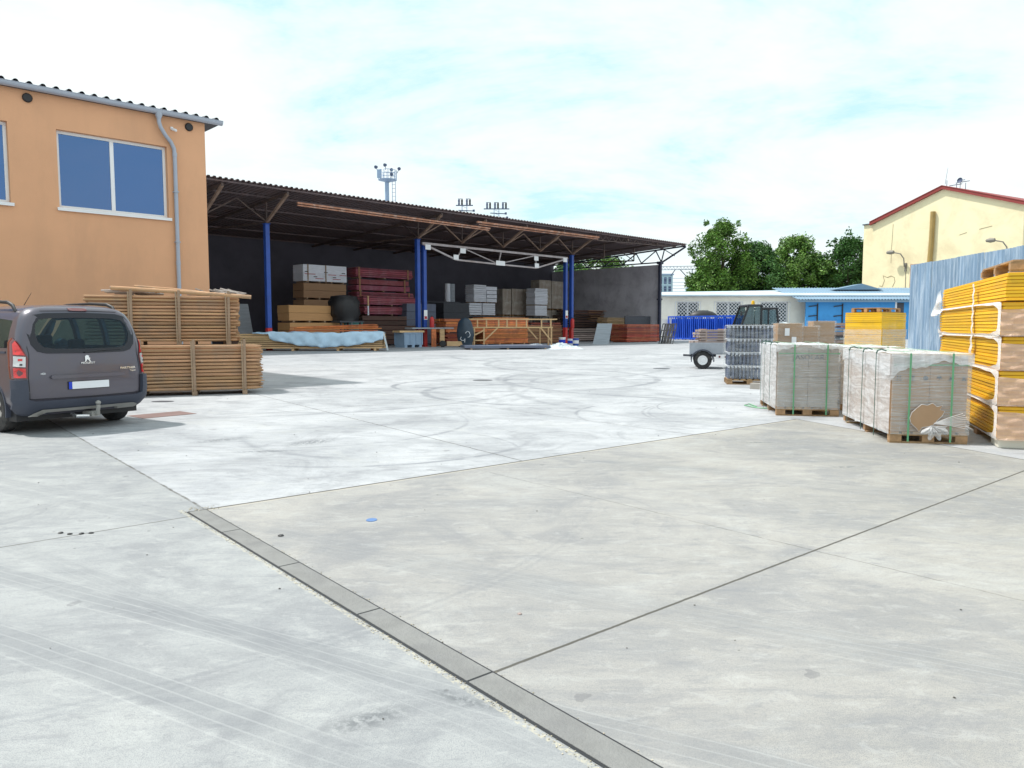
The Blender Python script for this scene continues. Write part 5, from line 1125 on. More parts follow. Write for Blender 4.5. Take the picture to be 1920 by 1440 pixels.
def flat_text(body_, size, x, y, z, m_, parent, name, wid=1.0):
    cu = bpy.data.curves.new(name, 'FONT'); cu.body = body_; cu.size = size; cu.extrude = .001; cu.align_x = 'CENTER'; cu.align_y = 'CENTER'
    o = bpy.data.objects.new(name, cu); COL.objects.link(o); bpy.context.view_layer.update()
    me_ = bpy.data.meshes.new_from_object(o.evaluated_get(bpy.context.evaluated_depsgraph_get())); bpy.data.objects.remove(o, do_unlink=True)
    for v in me_.vertices: a, b, c_ = v.co; v.co = (x + a * wid, y - c_, z + b)
    me_.materials.append(m_); o = bpy.data.objects.new(name, me_); COL.objects.link(o); o.parent = parent; return o
ink = mat('grey_print', (.10, .12, .15), .6, .05)
flat_text('JASOLAR', .12, .5, .012, .98, ink, rA, 'lettering', 1.05)
flat_text('h=1', .045, .32, .012, .66, ink, rA, 'lettering'); flat_text('1:1-2', .045, .62, .012, .64, ink, rA, 'lettering')
# pictograms on the torn pallet
g = MB()
for i, x in enumerate((.09, .26, .41, .57, .71, .86)):
    z = .84
    if i == 0:
        for dx in (-.022, .012): g.box(x + dx, x + dx + .008, .012, .016, z - .025, z + .02); g.prism([(x + dx - .008, z + .018), (x + dx + .016, z + .018), (x + dx + .004, z + .038)], lambda a, b: (a, .011, b), lambda a, b: (a, .016, b))
        g.box(x - .035, x + .035, .012, .016, z - .036, z - .03)
    elif i == 1: g.prism([(x - .012, z - .03), (x + .012, z - .03), (x + .004, z), (x + .022, z + .034), (x - .022, z + .034), (x - .004, z)], lambda a, b: (a, .011, b), lambda a, b: (a, .016, b))
    elif i == 2: g.prism([(x + .03 * math.cos(t), z + .03 * math.sin(t)) for t in [k * math.pi / 4 + .4 for k in range(8)]], lambda a, b: (a, .011, b), lambda a, b: (a, .016, b))
    elif i == 3: g.prism([(x - .032, z), (x + .032, z), (x + .02, z + .022), (x, z + .03), (x - .02, z + .022)], lambda a, b: (a, .011, b), lambda a, b: (a, .016, b)); g.box(x - .003, x + .003, .0125, .0155, z - .03, z - .001)
    else: g.box(x - .028, x + .028, .012, .016, z - .03, z - .012); g.box(x - .016, x + .016, .012, .016, z - .01, z + .022)
g.build('pictograms', ink, rC)
# torn opening: bare card with a frayed film edge and a bunch of loose film below
g = MB(); hole = [(.235, .40), (.215, .33), (.23, .27), (.26, .235), (.30, .20), (.33, .155), (.37, .215), (.43, .225), (.50, .25), (.545, .31), (.60, .37), (.625, .43), (.57, .445), (.60, .50), (.53, .485), (.48, .53), (.42, .50), (.35, .51), (.29, .46)]
g.prism(hole, lambda a, b: (a, -.052, b), lambda a, b: (a, -.044, b)); g.build('bare_card', M['kraft'], rC, label='bare brown card showing through the torn film')
g = MB(); hs = hole + hole[:1]
g.tube([(a, -.056, b) for a, b in hs], .0028, 6)
g.build('torn_edge', M['film_milk'], rC, smooth=True)
g = MB()
def bunch(u, v):
    a = R(200) + u * R(160); rr = v * (.15 + .03 * math.sin(u * 25)); return (.47 + rr * math.cos(a) * (1.05) + .04 * v, -.07 - .05 * math.sin(v * 3) * abs(math.sin(u * 24)), .24 + rr * math.sin(a) * 1.1 + .0 * u)
g.grid(60, 8, bunch); g.build('loose_film', M['film_milk'], rC, smooth=True, fixn=False)
g = MB()
for k in range(9):
    a = R(-18 + 7 * k); x1, z1_ = .52 + .40 * math.cos(a), .27 + .36 * math.sin(a) * .6; g.tube([(.50, -.062, .27), ((.50 + x1) / 2, -.068, (.27 + z1_) / 2 + .01), (x1, -.056, z1_)], .0035, 5)
g.build('film_folds', M['film_white'], rC, smooth=True)
# ---- big yellow stack
dirR = math.radians(68.5)  # direction its long face runs away in
ys = (5.98, 9.12)
yk = thing('support_blocks', 'pale concrete foot and timbers under the tall yellow stack', 'blocks', (ys[0], ys[1], 0), R(-21.5))
# local x to the right along the shaded end, y away along the lit long face
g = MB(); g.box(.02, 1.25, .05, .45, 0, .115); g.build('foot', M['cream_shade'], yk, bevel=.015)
for y in (1.3, 2.6): g = MB(); g.box(.02, 1.25, y, y + .2, 0, .115); g.build('foot', M['pallet'], yk)
def yellow_bundle(label, loc, rz, W_, L_, H, n_, seed, band=None, wrapmode='full', grp='yellow panel bundles of the tall stack'):
    r = thing('panel_bundle', label, 'panel bundle', loc, rz, grp); h = H / n_; rr = random.Random(seed)
    g = MB()
    for i in range(n_):
        a, b = rr.uniform(-.008, .008), rr.uniform(-.008, .008); g.box(a, W_ + a, b, L_ + b, i * h + .005, (i + 1) * h - .005)
        g.box(a + .025, W_ + a - .025, b + .025, L_ + b - .025, (i + 1) * h - .005, (i + 1) * h + .005)
    g.build('panels', M['yellow_panel'], r, bevel=0)
    # film: margin frame round an open rounded window on the long face, full wrap on the end
    if wrapmode != 'none':
        f = MB(); off = .02; k = 64; zc, yc = H / 2, L_ / 2
        def se(t, ry, rz_, p=.42):
            c_, s_ = math.cos(t), math.sin(t); return (yc + ry * math.copysign(abs(c_) ** p, c_), zc + rz_ * math.copysign(abs(s_) ** p, s_))
        outer = [se(2 * math.pi * i / k, L_ / 2 + off, H / 2 + .012, .08) for i in range(k)]; inn = [se(2 * math.pi * i / k, L_ / 2 - .07, H / 2 - .012 - .006 * math.sin(i), .34) for i in range(k)]
        vs = [(-off, a, b) for a, b in outer] + [(-off - .012, a, b) for a, b in inn]
        f.add(vs, [(i, (i + 1) % k, (i + 1) % k + k, i + k) for i in range(k)]); f.build('film_margin', M['film_white'], r, smooth=True, fixn=False)
        f = MB(); f.grid(30, 12, lambda u, v: (-off + u * (W_ + 2 * off), -off - .03 * abs(math.sin(u * 5 + v * 9 + seed)) * abs(math.sin(u * 17 - v * 6)), -.01 + v * H * (.84 + .03 * math.sin(u * 9 + seed))))
        f.grid(12, 4, lambda u, v: (-off + u * (W_ + 2 * off), -off + v * (L_ + 2 * off), H + .012))
        f.build('film', M['film_peach'], r, smooth=True, fixn=False)
    return r
zb = .12; hs_ = (.42, .44, .43, .43); yl = 4.6; names = ['lowest yellow bundle of the tall stack, sunk behind the torn pallet', 'second yellow bundle from the bottom of the tall stack', 'third yellow bundle from the bottom of the tall stack', 'fourth yellow bundle from the bottom of the tall stack', 'top yellow bundle of the tall stack under a pallet']
rnd(0, 1)
for i, lab in enumerate(names):
    h_ = [.42, .43, .42, .42, .36][i]
    w_of = [0, -.01, .01, -.02, .03][i]
    yellow_bundle(lab, (ys[0] + w_of * .93 - .0, ys[1] + w_of * .3, zb), R(-21.5), 1.22, yl, h_ - .02, 9 if i < 4 else 8, 20 + i, wrapmode='none' if i == 4 else 'full'); zb += h_
g = MB(); off = .045
g.grid(6, 40, lambda u, v: (-off - .02 * math.sin(v * 40) * .3, 1.55 + u * (.10 + .10 * max(0, .25 - v) * 4) - .05 * (.25 - v if v < .25 else 0), 1.12 + v * .98 ))
sb = tag(g.build('film_band', M['film_white'], smooth=True, fixn=False, loc=(ys[0], ys[1], 0), rotz=R(-21.5)), 'white film band hanging down the face of the tall yellow stack', 'film')
g = MB(); g.grid(24, 18, lambda u, v: (-.05 - .22 * (1 - v) * abs(math.sin(u * 6)) * .5, 4.3 + u * .38 + .05 * math.sin(v * 9), 1.72 + v * .42 - .05 * u)); tag(g.build('torn_film', M['film_milk'], smooth=True, fixn=False, loc=(ys[0], ys[1], 0), rotz=R(-21.5)), 'torn white film flap at the far upper edge of the tall yellow stack', 'film')
tp = thing('wooden_pallet', 'brown wooden pallet lying on top of the tall yellow stack', 'pallet', (ys[0] + .12, ys[1] + .1, zb), R(-21.5)); pallet(1.2, 1.7, tp, nx=3, ny=3)
# ---- second yellow stack further back
y2 = (11.45, 23.2)
for i, (lab, h_, mt_) in enumerate([('bottom yellow bundle of the farther stack', .62, 0), ('middle yellow bundle of the farther stack wrapped in pale film', .62, 1), ('top yellow bundle of the farther stack, unwrapped', .55, 0)]):
    z_ = .15 + sum((.62, .62, .55)[:i]); r = thing('panel_bundle', lab, 'panel bundle', (y2[0], y2[1], z_), R(40), 'yellow panel bundles of the farther stack'); g = MB()
    for k in range(9): g.box(rnd(-.01, .01), 1.75, rnd(-.01, .01), 1.15, k * h_ / 9 + .003, (k + 1) * h_ / 9 - .003)
    g.build('panels', M['yellow_panel'], r)
    if i < 2:
        f = MB(); wrap_box(f, 1.75, 1.15, .05 if i else .0, h_ - (.0 if i else .12), .03, 40 + i, .02, False, 14); f.build('film', M['film'], r, smooth=True, fixn=False)
pk = thing('wooden_pallet', 'wooden pallet under the farther yellow stack', 'pallet', (y2[0], y2[1], 0), R(40)); pallet(1.75, 1.15, pk)
pk = thing('wooden_pallet', 'wooden pallet on top of the farther yellow stack', 'pallet', (y2[0] + .05, y2[1] + .25, 1.945), R(40)); pallet(1.5, .9, pk)
# ---- glassware pallets
bt = thing('bottle_pallet', 'film wrapped pallet of dark glassware in trays left of the cartons', 'pallet load', (5.56, 19.3, 0), R(-12)); pallet(1.15, .95, bt)
z_ = .15
for k in range(4):
    g = MB(); t_ = MB(); hh = .345
    for i in range(12):
        for j in range(9):
            if 0 < i < 11 and 0 < j < 8 and k < 3: continue
            x, y = .06 + i * .094, .06 + j * .10; g.lathe([(.036, 0), (.040, .02), (.040, hh * .55), (.018, hh * .75), (.018, hh * .93)], (x, y, z_), (0, 0, 1), 8); t_.lathe([(.021, hh * .80), (.021, hh * .95), (0, hh * .95)], (x, y, z_), (0, 0, 1), 8)
    g.build('bottles', M['bottle'], bt, smooth=True); t_.build('caps', M['bottle_light'], bt)
    g = MB(); g.box(.0, 1.15, .0, .95, z_ + hh * .96, z_ + hh * .99); g.build('tray', M['frame_white'], bt); z_ += hh
f = MB(); wrap_box(f, 1.13, .93, .16, z_ - .02, .03, 77, .015, True, 20); f.build('film', M['film_thin'], bt, smooth=True, fixn=False)
# ---- brown cartons in a row
for lab, x, y, W_, H, rz in (('tall wrapped brown carton with white labels right of the glassware', 7.15, 20.2, .62, 1.58, -10), ('wrapped brown carton pallet in the middle of the row', 7.95, 21.2, .66, 1.50, -10), ('wrapped brown carton pallet at the right of the row', 9.15, 22.8, .62, 1.66, -10)):
    r = thing('carton_pallet', lab, 'pallet load', (x, y, 0), R(rz), 'brown cartons behind the wrapped pallets'); pallet(W_ + .1, .85, r)
    g = MB(); g.box(.03, W_ + .03, .03, .8, .147, H); g.build('carton', M['kraft'], r, bevel=.012)
    f = MB(); wrap_box(f, W_ + .02, .79, .13, H, .012, int(x * 7), .018, True, 14); f.v = [Vector((v.x + .02, v.y + .02, v.z)) for v in f.v]; f.build('film', M['film_thin'], r, smooth=True, fixn=False)
    if x < 7.5:
        for a, b in ((.2, 1.35), (.38, 1.12)): g = MB(); g.box(a, a + .12, -.03, -.026, b - .1, b + .1); g.build('label_sheet', M['frame_white'], r)
g = MB(); g.box(0, .9, .9, 1.1, .0, 1.45)
tag(g.build('dark_stillage', M['dark_grey'], loc=(7.75, 21.9, 0), rotz=R(-10), bevel=.02), 'dark block between the brown cartons', 'stillage')
# ---- pile of mixed panels behind
pp = thing('panel_pile', 'untidy pile of grey and brown sheets behind the cartons', 'panel pile', (11.9, 27.2, 0), R(5)); z_ = .1
for k, (m_, h_) in enumerate([('grey_board', .28), ('metal_roof', .1), ('grey_board', .14), ('dark_grey', .08), ('pallet', .13), ('pine', .07), ('weath_wood', .12), ('metal_roof', .09), ('dark_grey', .06), ('weath_wood', .16), ('grey_board', .12), ('brown_wood', .08), ('weath_wood', .12)]):
    a = rnd(-.25, .1); g = MB(); g.box(a, 1.75 + rnd(-.15, .3), rnd(-.1, .1), 1.2, z_, z_ + h_ * .8); g.build('sheet', M[m_], pp); z_ += h_
for x in (.2, 1.4): g = MB(); g.box(x, x + .12, 0, 1.1, 0, .1); g.build('bearer', M['batten'], pp)
# weathered board pile before the blue racks
wp = thing('board_pile', 'weathered brown boards piled on bearers before the blue racks', 'board pile', (13.3, 52.5, 0), R(3)); z_ = .12
for k in range(6):
    g = MB(); a = rnd(-.3, .1)
    for j in range(4): g.box(a + rnd(-.1, .1), 3.6 + rnd(-.2, .2), j * .45, j * .45 + .42, z_, z_ + .15)
    g.build('boards', M['weath_wood'], wp); z_ += .2
    for x in (.3, 1.7, 3.1): g = MB(); g.box(x, x + .1, 0, 1.7, z_ - .05, z_); g.build('bearer', M['batten'], wp)
for x in (.3, 1.7, 3.1): g = MB(); g.box(x, x + .1, 0, 1.7, 0, .12); g.build('bearer', M['batten'], wp)
# plank end and green strap on the ground
g = MB(); g.box(0, 1.2, 0, .25, 0, .14); tag(g.build('timber_block', M['concrete_block'], loc=(5.72, 17.9, 0), rotz=R(-35), bevel=.008), 'grey timber lying behind the left wrapped pallet', 'timber')
g = MB(); g.tube([(4.55, 13.8, .01), (4.45, 13.95, .05), (4.35, 13.9, .03), (4.5, 13.65, .01), (4.75, 13.5, .01)], .012, 6); tag(g.build('loose_strap', M['green_strap'], smooth=True), 'loose green strap lying by the left wrapped pallet', 'strap')
# ================================================================ TRAILER
tl = thing('car_trailer', 'small galvanised car trailer with black mudguard behind the glassware', 'trailer', (7.28, 26.3, 0), R(-13))
g = MB(); W_, D_ = 2.3, 1.35; zf = .52
g.box(-1.0, W_, 0, D_, zf, zf + .03)
g.box(-.98, W_, -.012, .012, zf + .03, zf + .38); g.box(-.98, W_, D_ - .012, D_ + .012, zf + .03, zf + .38); g.box(-1.0, -.985, .0, D_, zf + .03, zf + .38); g.box(W_, W_ + .02, 0, D_, zf + .03, zf + .38)
for x in (-1.0, .1, 1.2, 2.27): g.box(x, x + .04, -.03, -.013, zf - .02, zf + .4)
g.box(-1.0, W_, -.028, -.013, zf + .36, zf + .40); g.build('body', M['steel'], tl)
g = MB(); g.box(-.1, .75, -.22, -.19, .36, .52); g.build('light_board', M['frame_white'], tl)
for i in range(4): g = MB(); g.cyl((.02 + i * .2, -.2, .44), (.02 + i * .2, -.235, .44), .035, n=12); g.build('light', M['lamp_dark'], tl)
for y in (-.12, D_ + .12):
    w_ = MB(); s = -1 if y < 0 else 1; w_.lathe([(.17, -.08), (.27, -.08), (.31, -.05), (.315, 0), (.31, .05), (.27, .08), (.17, .08)], (-.55, y, .315), (0, s, 0), 30); o = w_.build('wheel', M['rubber'], tl, smooth=True)
    w_ = MB(); w_.lathe([(0, .05), (.05, .05), (.09, .03), (.15, .06), (.18, .075), (.175, 0)], (-.55, y, .315), (0, s, 0), 24); w_.build('rim', M['frame_white'], o, smooth=True)
    w_ = MB(); pr = [(-.55 + .40 * math.cos(t), .315 + .38 * math.sin(t)) for t in [math.pi * (-.05 + 1.1 * k / 16) for k in range(17)]]; pi_ = [(-.55 + .37 * math.cos(t), .315 + .35 * math.sin(t)) for t in [math.pi * (-.05 + 1.1 * k / 16) for k in range(17)]]
    w_.prism(pr + pi_[::-1], lambda a, b: (a, y - .13, b), lambda a, b: (a, y + .13, b)); w_.build('mudguard', M['van_plastic'], tl, smooth=True)
g = MB(); g.beam((-.9, .5, .45), (-1.1, .65, .45), .06, .06); g.cyl((-1.0, D_ / 2, .45), (-1.22, D_ / 2, .46), .04, n=10); g.box(-1.0, 2.2, .3, .36, .42, .51); g.box(-1.0, 2.2, 1.0, 1.06, .42, .51); g.build('drawbar', M['dark_grey'], tl)
g = MB(); g.box(.5, 2.2, .1, D_ - .1, .36, .50); g.build('underframe', M['dark_grey'], tl)
# ================================================================ TRACTOR
tc_ = thing('tractor', 'tractor with a dark glazed cab and white covered bonnet behind the cartons', 'tractor', (11.1, 36.4, 0), R(0))
g = MB(); fr = [((0.1, 0), (.35, 0)), ]
zt, zbm = 2.5, 1.55
pts = {'a': (.05, 0, zbm), 'b': (.38, 0, zt), 'c': (1.0, 0, zt), 'd': (1.0, 0, zbm), 'e': (1.85, 0, zbm), 'f': (1.75, 0, 2.36)}
for y in (0, 1.4):
    for p, q in (('a', 'b'), ('b', 'c'), ('c', 'd'), ('d', 'a'), ('d', 'e'), ('e', 'f')):
        P_, Q_ = pts[p], pts[q]; g.beam((P_[0], y, P_[2]), (Q_[0], y, Q_[2]), .08, .08)
    g.beam((1.0, y, 2.36), (1.75, y, 2.36), .07, .07); g.beam((1.35, y, zbm), (1.35, y, 2.36), .05, .05)
for p in 'abcdef': g.beam((pts[p][0], 0, pts[p][2]), (pts[p][0], 1.4, pts[p][2]), .07, .07)
g.build('cab_frame', M['black'], tc_)
g = MB(); g.box(.33, 1.05, -.06, 1.46, zt, zt + .07); g.box(1.02, 1.85, -.03, 1.43, 2.36, 2.42); g.build('cab_roof', M['dark_grey'], tc_, bevel=.02)
gm = glass_mat('cab_glass', (.10, .16, .18), .5, .45)
for y in (.0, 1.4):
    g = MB(); g.prism([(.12, zbm + .05), (.40, zt - .04), (.66, zt - .04), (.66, zbm + .05)], lambda a, b: (a, y, b), lambda a, b: (a, y + .006, b)); g.prism([(.70, zbm + .05), (.70, zt - .04), (.96, zt - .04), (.96, zbm + .05)], lambda a, b: (a, y, b), lambda a, b: (a, y + .006, b))
    g.prism([(1.06, zbm + .05), (1.06, 2.3), (1.31, 2.3), (1.31, zbm + .05)], lambda a, b: (a, y, b), lambda a, b: (a, y + .006, b)); g.prism([(1.39, zbm + .05), (1.39, 2.3), (1.70, 2.3), (1.78, zbm + .05)], lambda a, b: (a, y, b), lambda a, b: (a, y + .006, b)); g.build('cab_window', gm, tc_)
g = MB(); g.box(0.0, 1.9, .0, 1.4, .75, zbm); g.build('cab_base', M['dark_grey'], tc_, bevel=.05)
g = MB(); g.grid(24, 10, lambda u, v: (1.5 + 2.3 * u, .05 + 1.3 * v, 1.40 + .32 * math.sin(math.pi * min(1, u * 1.1 + .2)) * math.sin(math.pi * (.15 + .7 * v)) + .02 * math.sin(u * 20)))
g.build('bonnet_cover', M['tarp_white'], tc_, smooth=True, fixn=False)
g = MB(); g.box(1.9, 3.7, .25, 1.15, .7, 1.42); g.build('bonnet', M['dark_grey'], tc_, bevel=.08)
for x, r_ in ((.75, .75), (3.2, .5)):
    for y in (-.25, 1.35):
        w_ = MB(); w_.lathe([(.0, .1), (r_ * .5, .12), (r_ * .55, .0), (r_ * .9, 0), (r_, .06), (r_, .26), (r_ * .9, .32), (0, .3)], (x, y, r_), (0, 1, 0), 28); w_.build('wheel', M['rubber'], tc_, smooth=True)
g = MB(); g.lathe([(0, .2), (.07, .18), (.09, .0)], (.75, .5, 2.57), (0, 0, 1), 12); g.build('beacon', M['yellow_panel'], tc_)
g = MB(); g.box(-.05, .0, -.28, -.10, 2.0, 2.22); g.beam((.2, -.05, 2.2), (0, -.2, 2.15), .03, .03); g.build('mirror', M['black'], tc_)
g = MB(); g.box(.45, .85, .45, .9, 1.2, 1.95); g.build('seat', M['black'], tc_, bevel=.05)
# ================================================================ CORRUGATED SHEET WALL
cw = thing('corrugated_wall', 'tall blue grey corrugated steel sheet wall behind the yellow stacks', 'wall', (19.05, 36, 0), R(-93.8 ))
# local x runs towards the camera's side, the sheets stand on a timber rail
L_ = 16; px_ = .26; N_ = int(L_ / px_)
def cg(x0, x1, dy, zlo, zhi):
    g = MB(); pts = []; n0, n1 = int(x0 / px_), int(x1 / px_)
    for i in range(n0, n1):
        for f, d in ((0, 0), (.42, 0), (.55, 1), (.87, 1)): pts.append(((i + f) * px_, d * .05))
    pts.append((n1 * px_, 0))
    v = [(x, dy - d, z) for z in (zlo, zhi) for x, d in pts]; k = len(pts); g.add(v, [(i, i + 1, i + 1 + k, i + k) for i in range(k - 1)])
    g.add([(x, dy - d + .006, z) for z in (zlo, zhi) for x, d in pts], [(i, i + k, i + 1 + k, i + 1) for i in range(k - 1)]); return g
for i in range(8):
    cg(i * 2.08, (i + 1) * 2.08 + .0, (.012 if i % 2 else 0), .38, 4.40 + (.0 if i % 2 else .015)).build('sheet', M['corr_blue'], cw, fixn=False)
for z in (.38, 2.2, 4.1): g = MB(); g.box(0, 16.2, .03, .12, z - .06, z + .06); g.build('rail', M['batten'], cw)
for x in (0.1, 4, 8, 12, 16): g = MB(); g.box(x, x + .12, .125, .25, 0, 4.3); g.build('post', M['mast_dark'], cw)
g = MB(); g.box(0, 16.2, .02, .10, 0, .32); g.build('plinth', M['dark_grey'], cw)
wp = thing('wooden_pallet', 'wooden pallet stack at the foot of the corrugated wall', 'pallet', (16.0, 30.5, 0), R(-20))
for k in range(3):
    for i in range(3):
        g = MB(); g.box(i * .55, i * .55 + .12, 0, 1.0, k * .15, k * .15 + .1); g.build('block', M['pallet'], wp)
    g = MB(); g.box(0, 1.22, 0, 1.0, k * .15 + .1, k * .15 + .13); g.build('deck', M['pallet'], wp)
# ================================================================ BLUE LEAN-TO
lt_ = thing('blue_outbuilding', 'low building with a bright blue wall and blue grey corrugated roof', 'building', (34.47, 88, 0), 0)
lt_.scale = (1.222, .6, 1.142)
g = MB(); g.box(0, 10.3, 0, .3, 0, 4.15); g.build('wall', M['blue_wall'], lt_)
g = MB(); g.box(10.32, 14, .6, .9, 0, 4.2); g.build('wall', M['grey_wall'], lt_, label='pale wall section right of the blue wall')
g = MB(); g.box(8.6, 8.68, -.03, 0, 2.4, 4.0); g.box(8.72, 9.4, -.02, 0, 0, 3.75); g.build('door', M['dark_grey'], lt_)
g = MB(); g.box(8.55, 8.72, -.05, -.0, 0, 4.1); g.build('door_frame', M['frame_white'], lt_)
g = MB(); N_ = 60
def rw(u, v): ph = (u * N_) % 1; return .05 * math.sin(2 * math.pi * u * N_)
g.grid(N_ * 6, 1, lambda u, v: (-1.0 + 17.5 * u, -1.4 + v * 15, 4.05 + v * 1.55 + rw(u, v)))
g.grid(N_ * 6, 1, lambda u, v: (-1.0 + 17.5 * u, -1.4 + v * 15, 4.03 + v * 1.55 + rw(u, v)))
g.build('roof', M['lean_roof'], lt_, fixn=False)
g = MB(); g.box(-1.0, 16.4, -1.36, -1.30, 3.78, 3.98); g.box(-.9, 16.3, -1.2, 0, 3.9, 3.95); g.build('fascia', M['lean_roof'], lt_)
g = MB(); g.add([(4.5, 9, 5.3), (9.5, 9, 5.3), (7.4, 9, 5.95), (4.5, 13, 5.35), (9.5, 13, 5.35), (7.4, 13, 5.95)], [(0, 1, 2), (5, 4, 3), (0, 2, 5, 3), (1, 4, 5, 2), (0, 3, 4, 1)]); g.build('dormer_roof', M['lean_roof'], lt_)
for x in (0.75, 3.15):
    g = MB(); g.beam((x + .35, -.1, 1.4), (x + .35, -.1, 3.65), .12, .12); g.beam((x - .5, -.12, 3.35), (x + .35, -.12, 3.45), .08, .10); g.beam((x - .5, -.12, 2.35), (x + .35, -.12, 2.45), .08, .10)
    g.build('wall_bracket', M['black'], lt_)
g = MB(); g.beam((.8, -.1, 2.0), (4.6, -.1, 1.95), .05, .05); g.build('wall_pipe', M['blue_wall'], lt_)
# ================================================================ WHITE LOW BUILDING
wbd = thing('white_outbuilding', 'long low cream building with barred lattice windows behind the blue racks', 'building', (17.6, 90, 0), 0)
wn = [(2.2, 4.8, 1.8, 4.42), (6.9, 9.85, 1.8, 4.42), (12.2, 15.5, 1.8, 4.42)]
xs_ = 3.3
g = wall_with_holes(0, 34, 0, 5.0, [(a, b, c_, d) for a, b, c_, d in wn[:3]], 0, .4); g.build('wall', M['cream'], wbd, fixn=False)
g = MB(); g.box(0, .4, .402, 9, 0, 4.9); g.build('wall', M['cream'], wbd)
for a, b, c_, d in wn[:3]:
    f = MB(); f.box(a, b, .2, .3, c_, c_ + .12); f.box(a, b, .2, .3, d - .12, d); f.box(a, a + .12, .202, .298, c_ + .12, d - .12); f.box(b - .12, b, .202, .298, c_ + .12, d - .12); f.box((a + b) / 2 - .1, (a + b) / 2 + .1, .19, .298, c_ + .12, d - .12)
    o = f.build('window', M['frame_white'], wbd)
    g = MB(); g.box(a + .12, b - .12, .24, .26, c_ + .12, d - .12); g.build('pane', M['win_dark'], o)
    g = MB(); st_ = .42
    k = -8
    W_, H_ = b - a, d - c_
    while k * st_ < W_ + H_:
        for sgn in (1, -1):
            # clip diagonals to the opening
            x0 = k * st_; p0 = (max(0, x0), max(0, -x0)) if sgn == 1 else None
            if sgn == 1:
                q_ = min(W_ - p0[0], H_ - p0[1])
                if q_ > .05: g.beam((a + p0[0], -.06, c_ + p0[1]), (a + p0[0] + q_, -.06, c_ + p0[1] + q_), .05, .05)
            else:
                s0_ = (min(W_, x0), max(0, x0 - W_)) if x0 > 0 else None
                if s0_:
                    q_ = min(s0_[0], H_ - s0_[1])
                    if q_ > .05: g.beam((a + s0_[0], -.03, c_ + s0_[1]), (a + s0_[0] - q_, -.03, c_ + s0_[1] + q_), .05, .05)
        k += 1
    g.box(a - .25, a - .18, -.07, .0, c_, d + .05); g.box(b + .18, b + .25, -.07, 0, c_, d + .05); g.box(a - .25, b + .25, -.08, -.02, d + .0, d + .06); g.build('lattice', M['frame_white'], o)
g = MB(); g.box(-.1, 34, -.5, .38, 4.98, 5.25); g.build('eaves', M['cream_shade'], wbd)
g = MB(); g.add([(-.2, -.7, 5.25), (34, -.7, 5.25), (34, 9.5, 6.5), (-.2, 9.5, 6.0), (-.2, -.7, 5.18), (34, -.7, 5.18), (34, 9.5, 6.42), (-.2, 9.5, 5.9)], [(0, 1, 2, 3), (7, 6, 5, 4), (0, 4, 5, 1), (1, 5, 6, 2), (2, 6, 7, 3), (3, 7, 4, 0)]); g.build('roof', M['metal_roof'], wbd)
g = MB(); g.box(-.2, 34, -.85, -.71, 5.08, 5.2); g.build('gutter', M['metal_roof'], wbd)
for x in (5.8, 10.5): g = MB(); g.cyl((x, -.01, 3.3), (x, -.12, 3.3), .13, n=12); g.build('wall_light', M['black'], wbd)
# ================================================================ YELLOW GABLED HALL
Lc, Rc = Vector((43.9, 92, 0)), Vector((52.3, 77.4, 0)); dr = (Rc - Lc).normalized(); rz = math.atan2(dr.y, dr.x); LG = (Rc - Lc).length
yh = thing('gabled_hall', 'tall pale yellow gabled hall with dark red verge at the right', 'building', (54.9, 115, -.375), rz)
yh.scale = (1.25, 1.25, 1.25)
z0_, za_ = 14.0, 16.75; D_ = 22
g = MB(); g.prism([(0, 0), (LG, 0), (LG, z0_), (LG * .5, za_), (0, z0_)], lambda a, b: (a, 0, b), lambda a, b: (a, .5, b)); g.build('wall', M['yellow_wall'], yh)
g = MB(); g.box(LG - .5, LG, .502, D_, 0, z0_ - .1); g.box(0, .5, .502, D_, 0, z0_ - .1); g.build('wall', M['grey_wall'], yh)
g = MB(); g.box(-1.3, -.002, .1, .6, 0, z0_ - .1); g.build('wall', M['yellow_wall'], yh, label='narrow flat wall end left of the gable')
g = MB(); g.box(-1.4, .3, -.1, .8, z0_ - .1, z0_ + .02); g.build('coping', M['dark_grey'], yh)
for sgn in (0, 1):
    x0, x1 = (-.3, LG * .5) if sgn == 0 else (LG * .5, LG + .3); zz0, zz1 = (z0_ - .1, za_ + .12) if sgn == 0 else (za_ + .12, z0_ - .1)
    g = MB(); g.add([(x0, -.35, zz0 - .12), (x1, -.35, zz1 - .12), (x1, -.35, zz1 + .22), (x0, -.35, zz0 + .22), (x0, -.02, zz0 - .12), (x1, -.02, zz1 - .12), (x1, -.02, zz1 + .22), (x0, -.02, zz0 + .22)], [(0, 1, 2, 3), (7, 6, 5, 4), (0, 4, 5, 1), (1, 5, 6, 2), (2, 6, 7, 3), (3, 7, 4, 0)]); g.build('verge_board', M['red_trim'], yh)
    g = MB(); g.add([(x0, -.4, zz0 + .23), (x1, -.4, zz1 + .23), (x1, D_, zz1 + .23), (x0, D_, zz0 + .23), (x0, -.4, zz0 + .3), (x1, -.4, zz1 + .3), (x1, D_, zz1 + .3), (x0, D_, zz0 + .3)], [(3, 2, 1, 0), (4, 5, 6, 7), (0, 1, 5, 4), (1, 2, 6, 5), (2, 3, 7, 6), (3, 0, 4, 7)]); g.build('roof', M['red_trim'], yh)
def on_wall(px, py):
    return None
g = MB(); g.tube([(7.5, -.25, 14.4), (7.45, -.25, 11), (7.25, -.25, 7)], .26, 12); g.build('flue', M['flue'], yh, smooth=True)
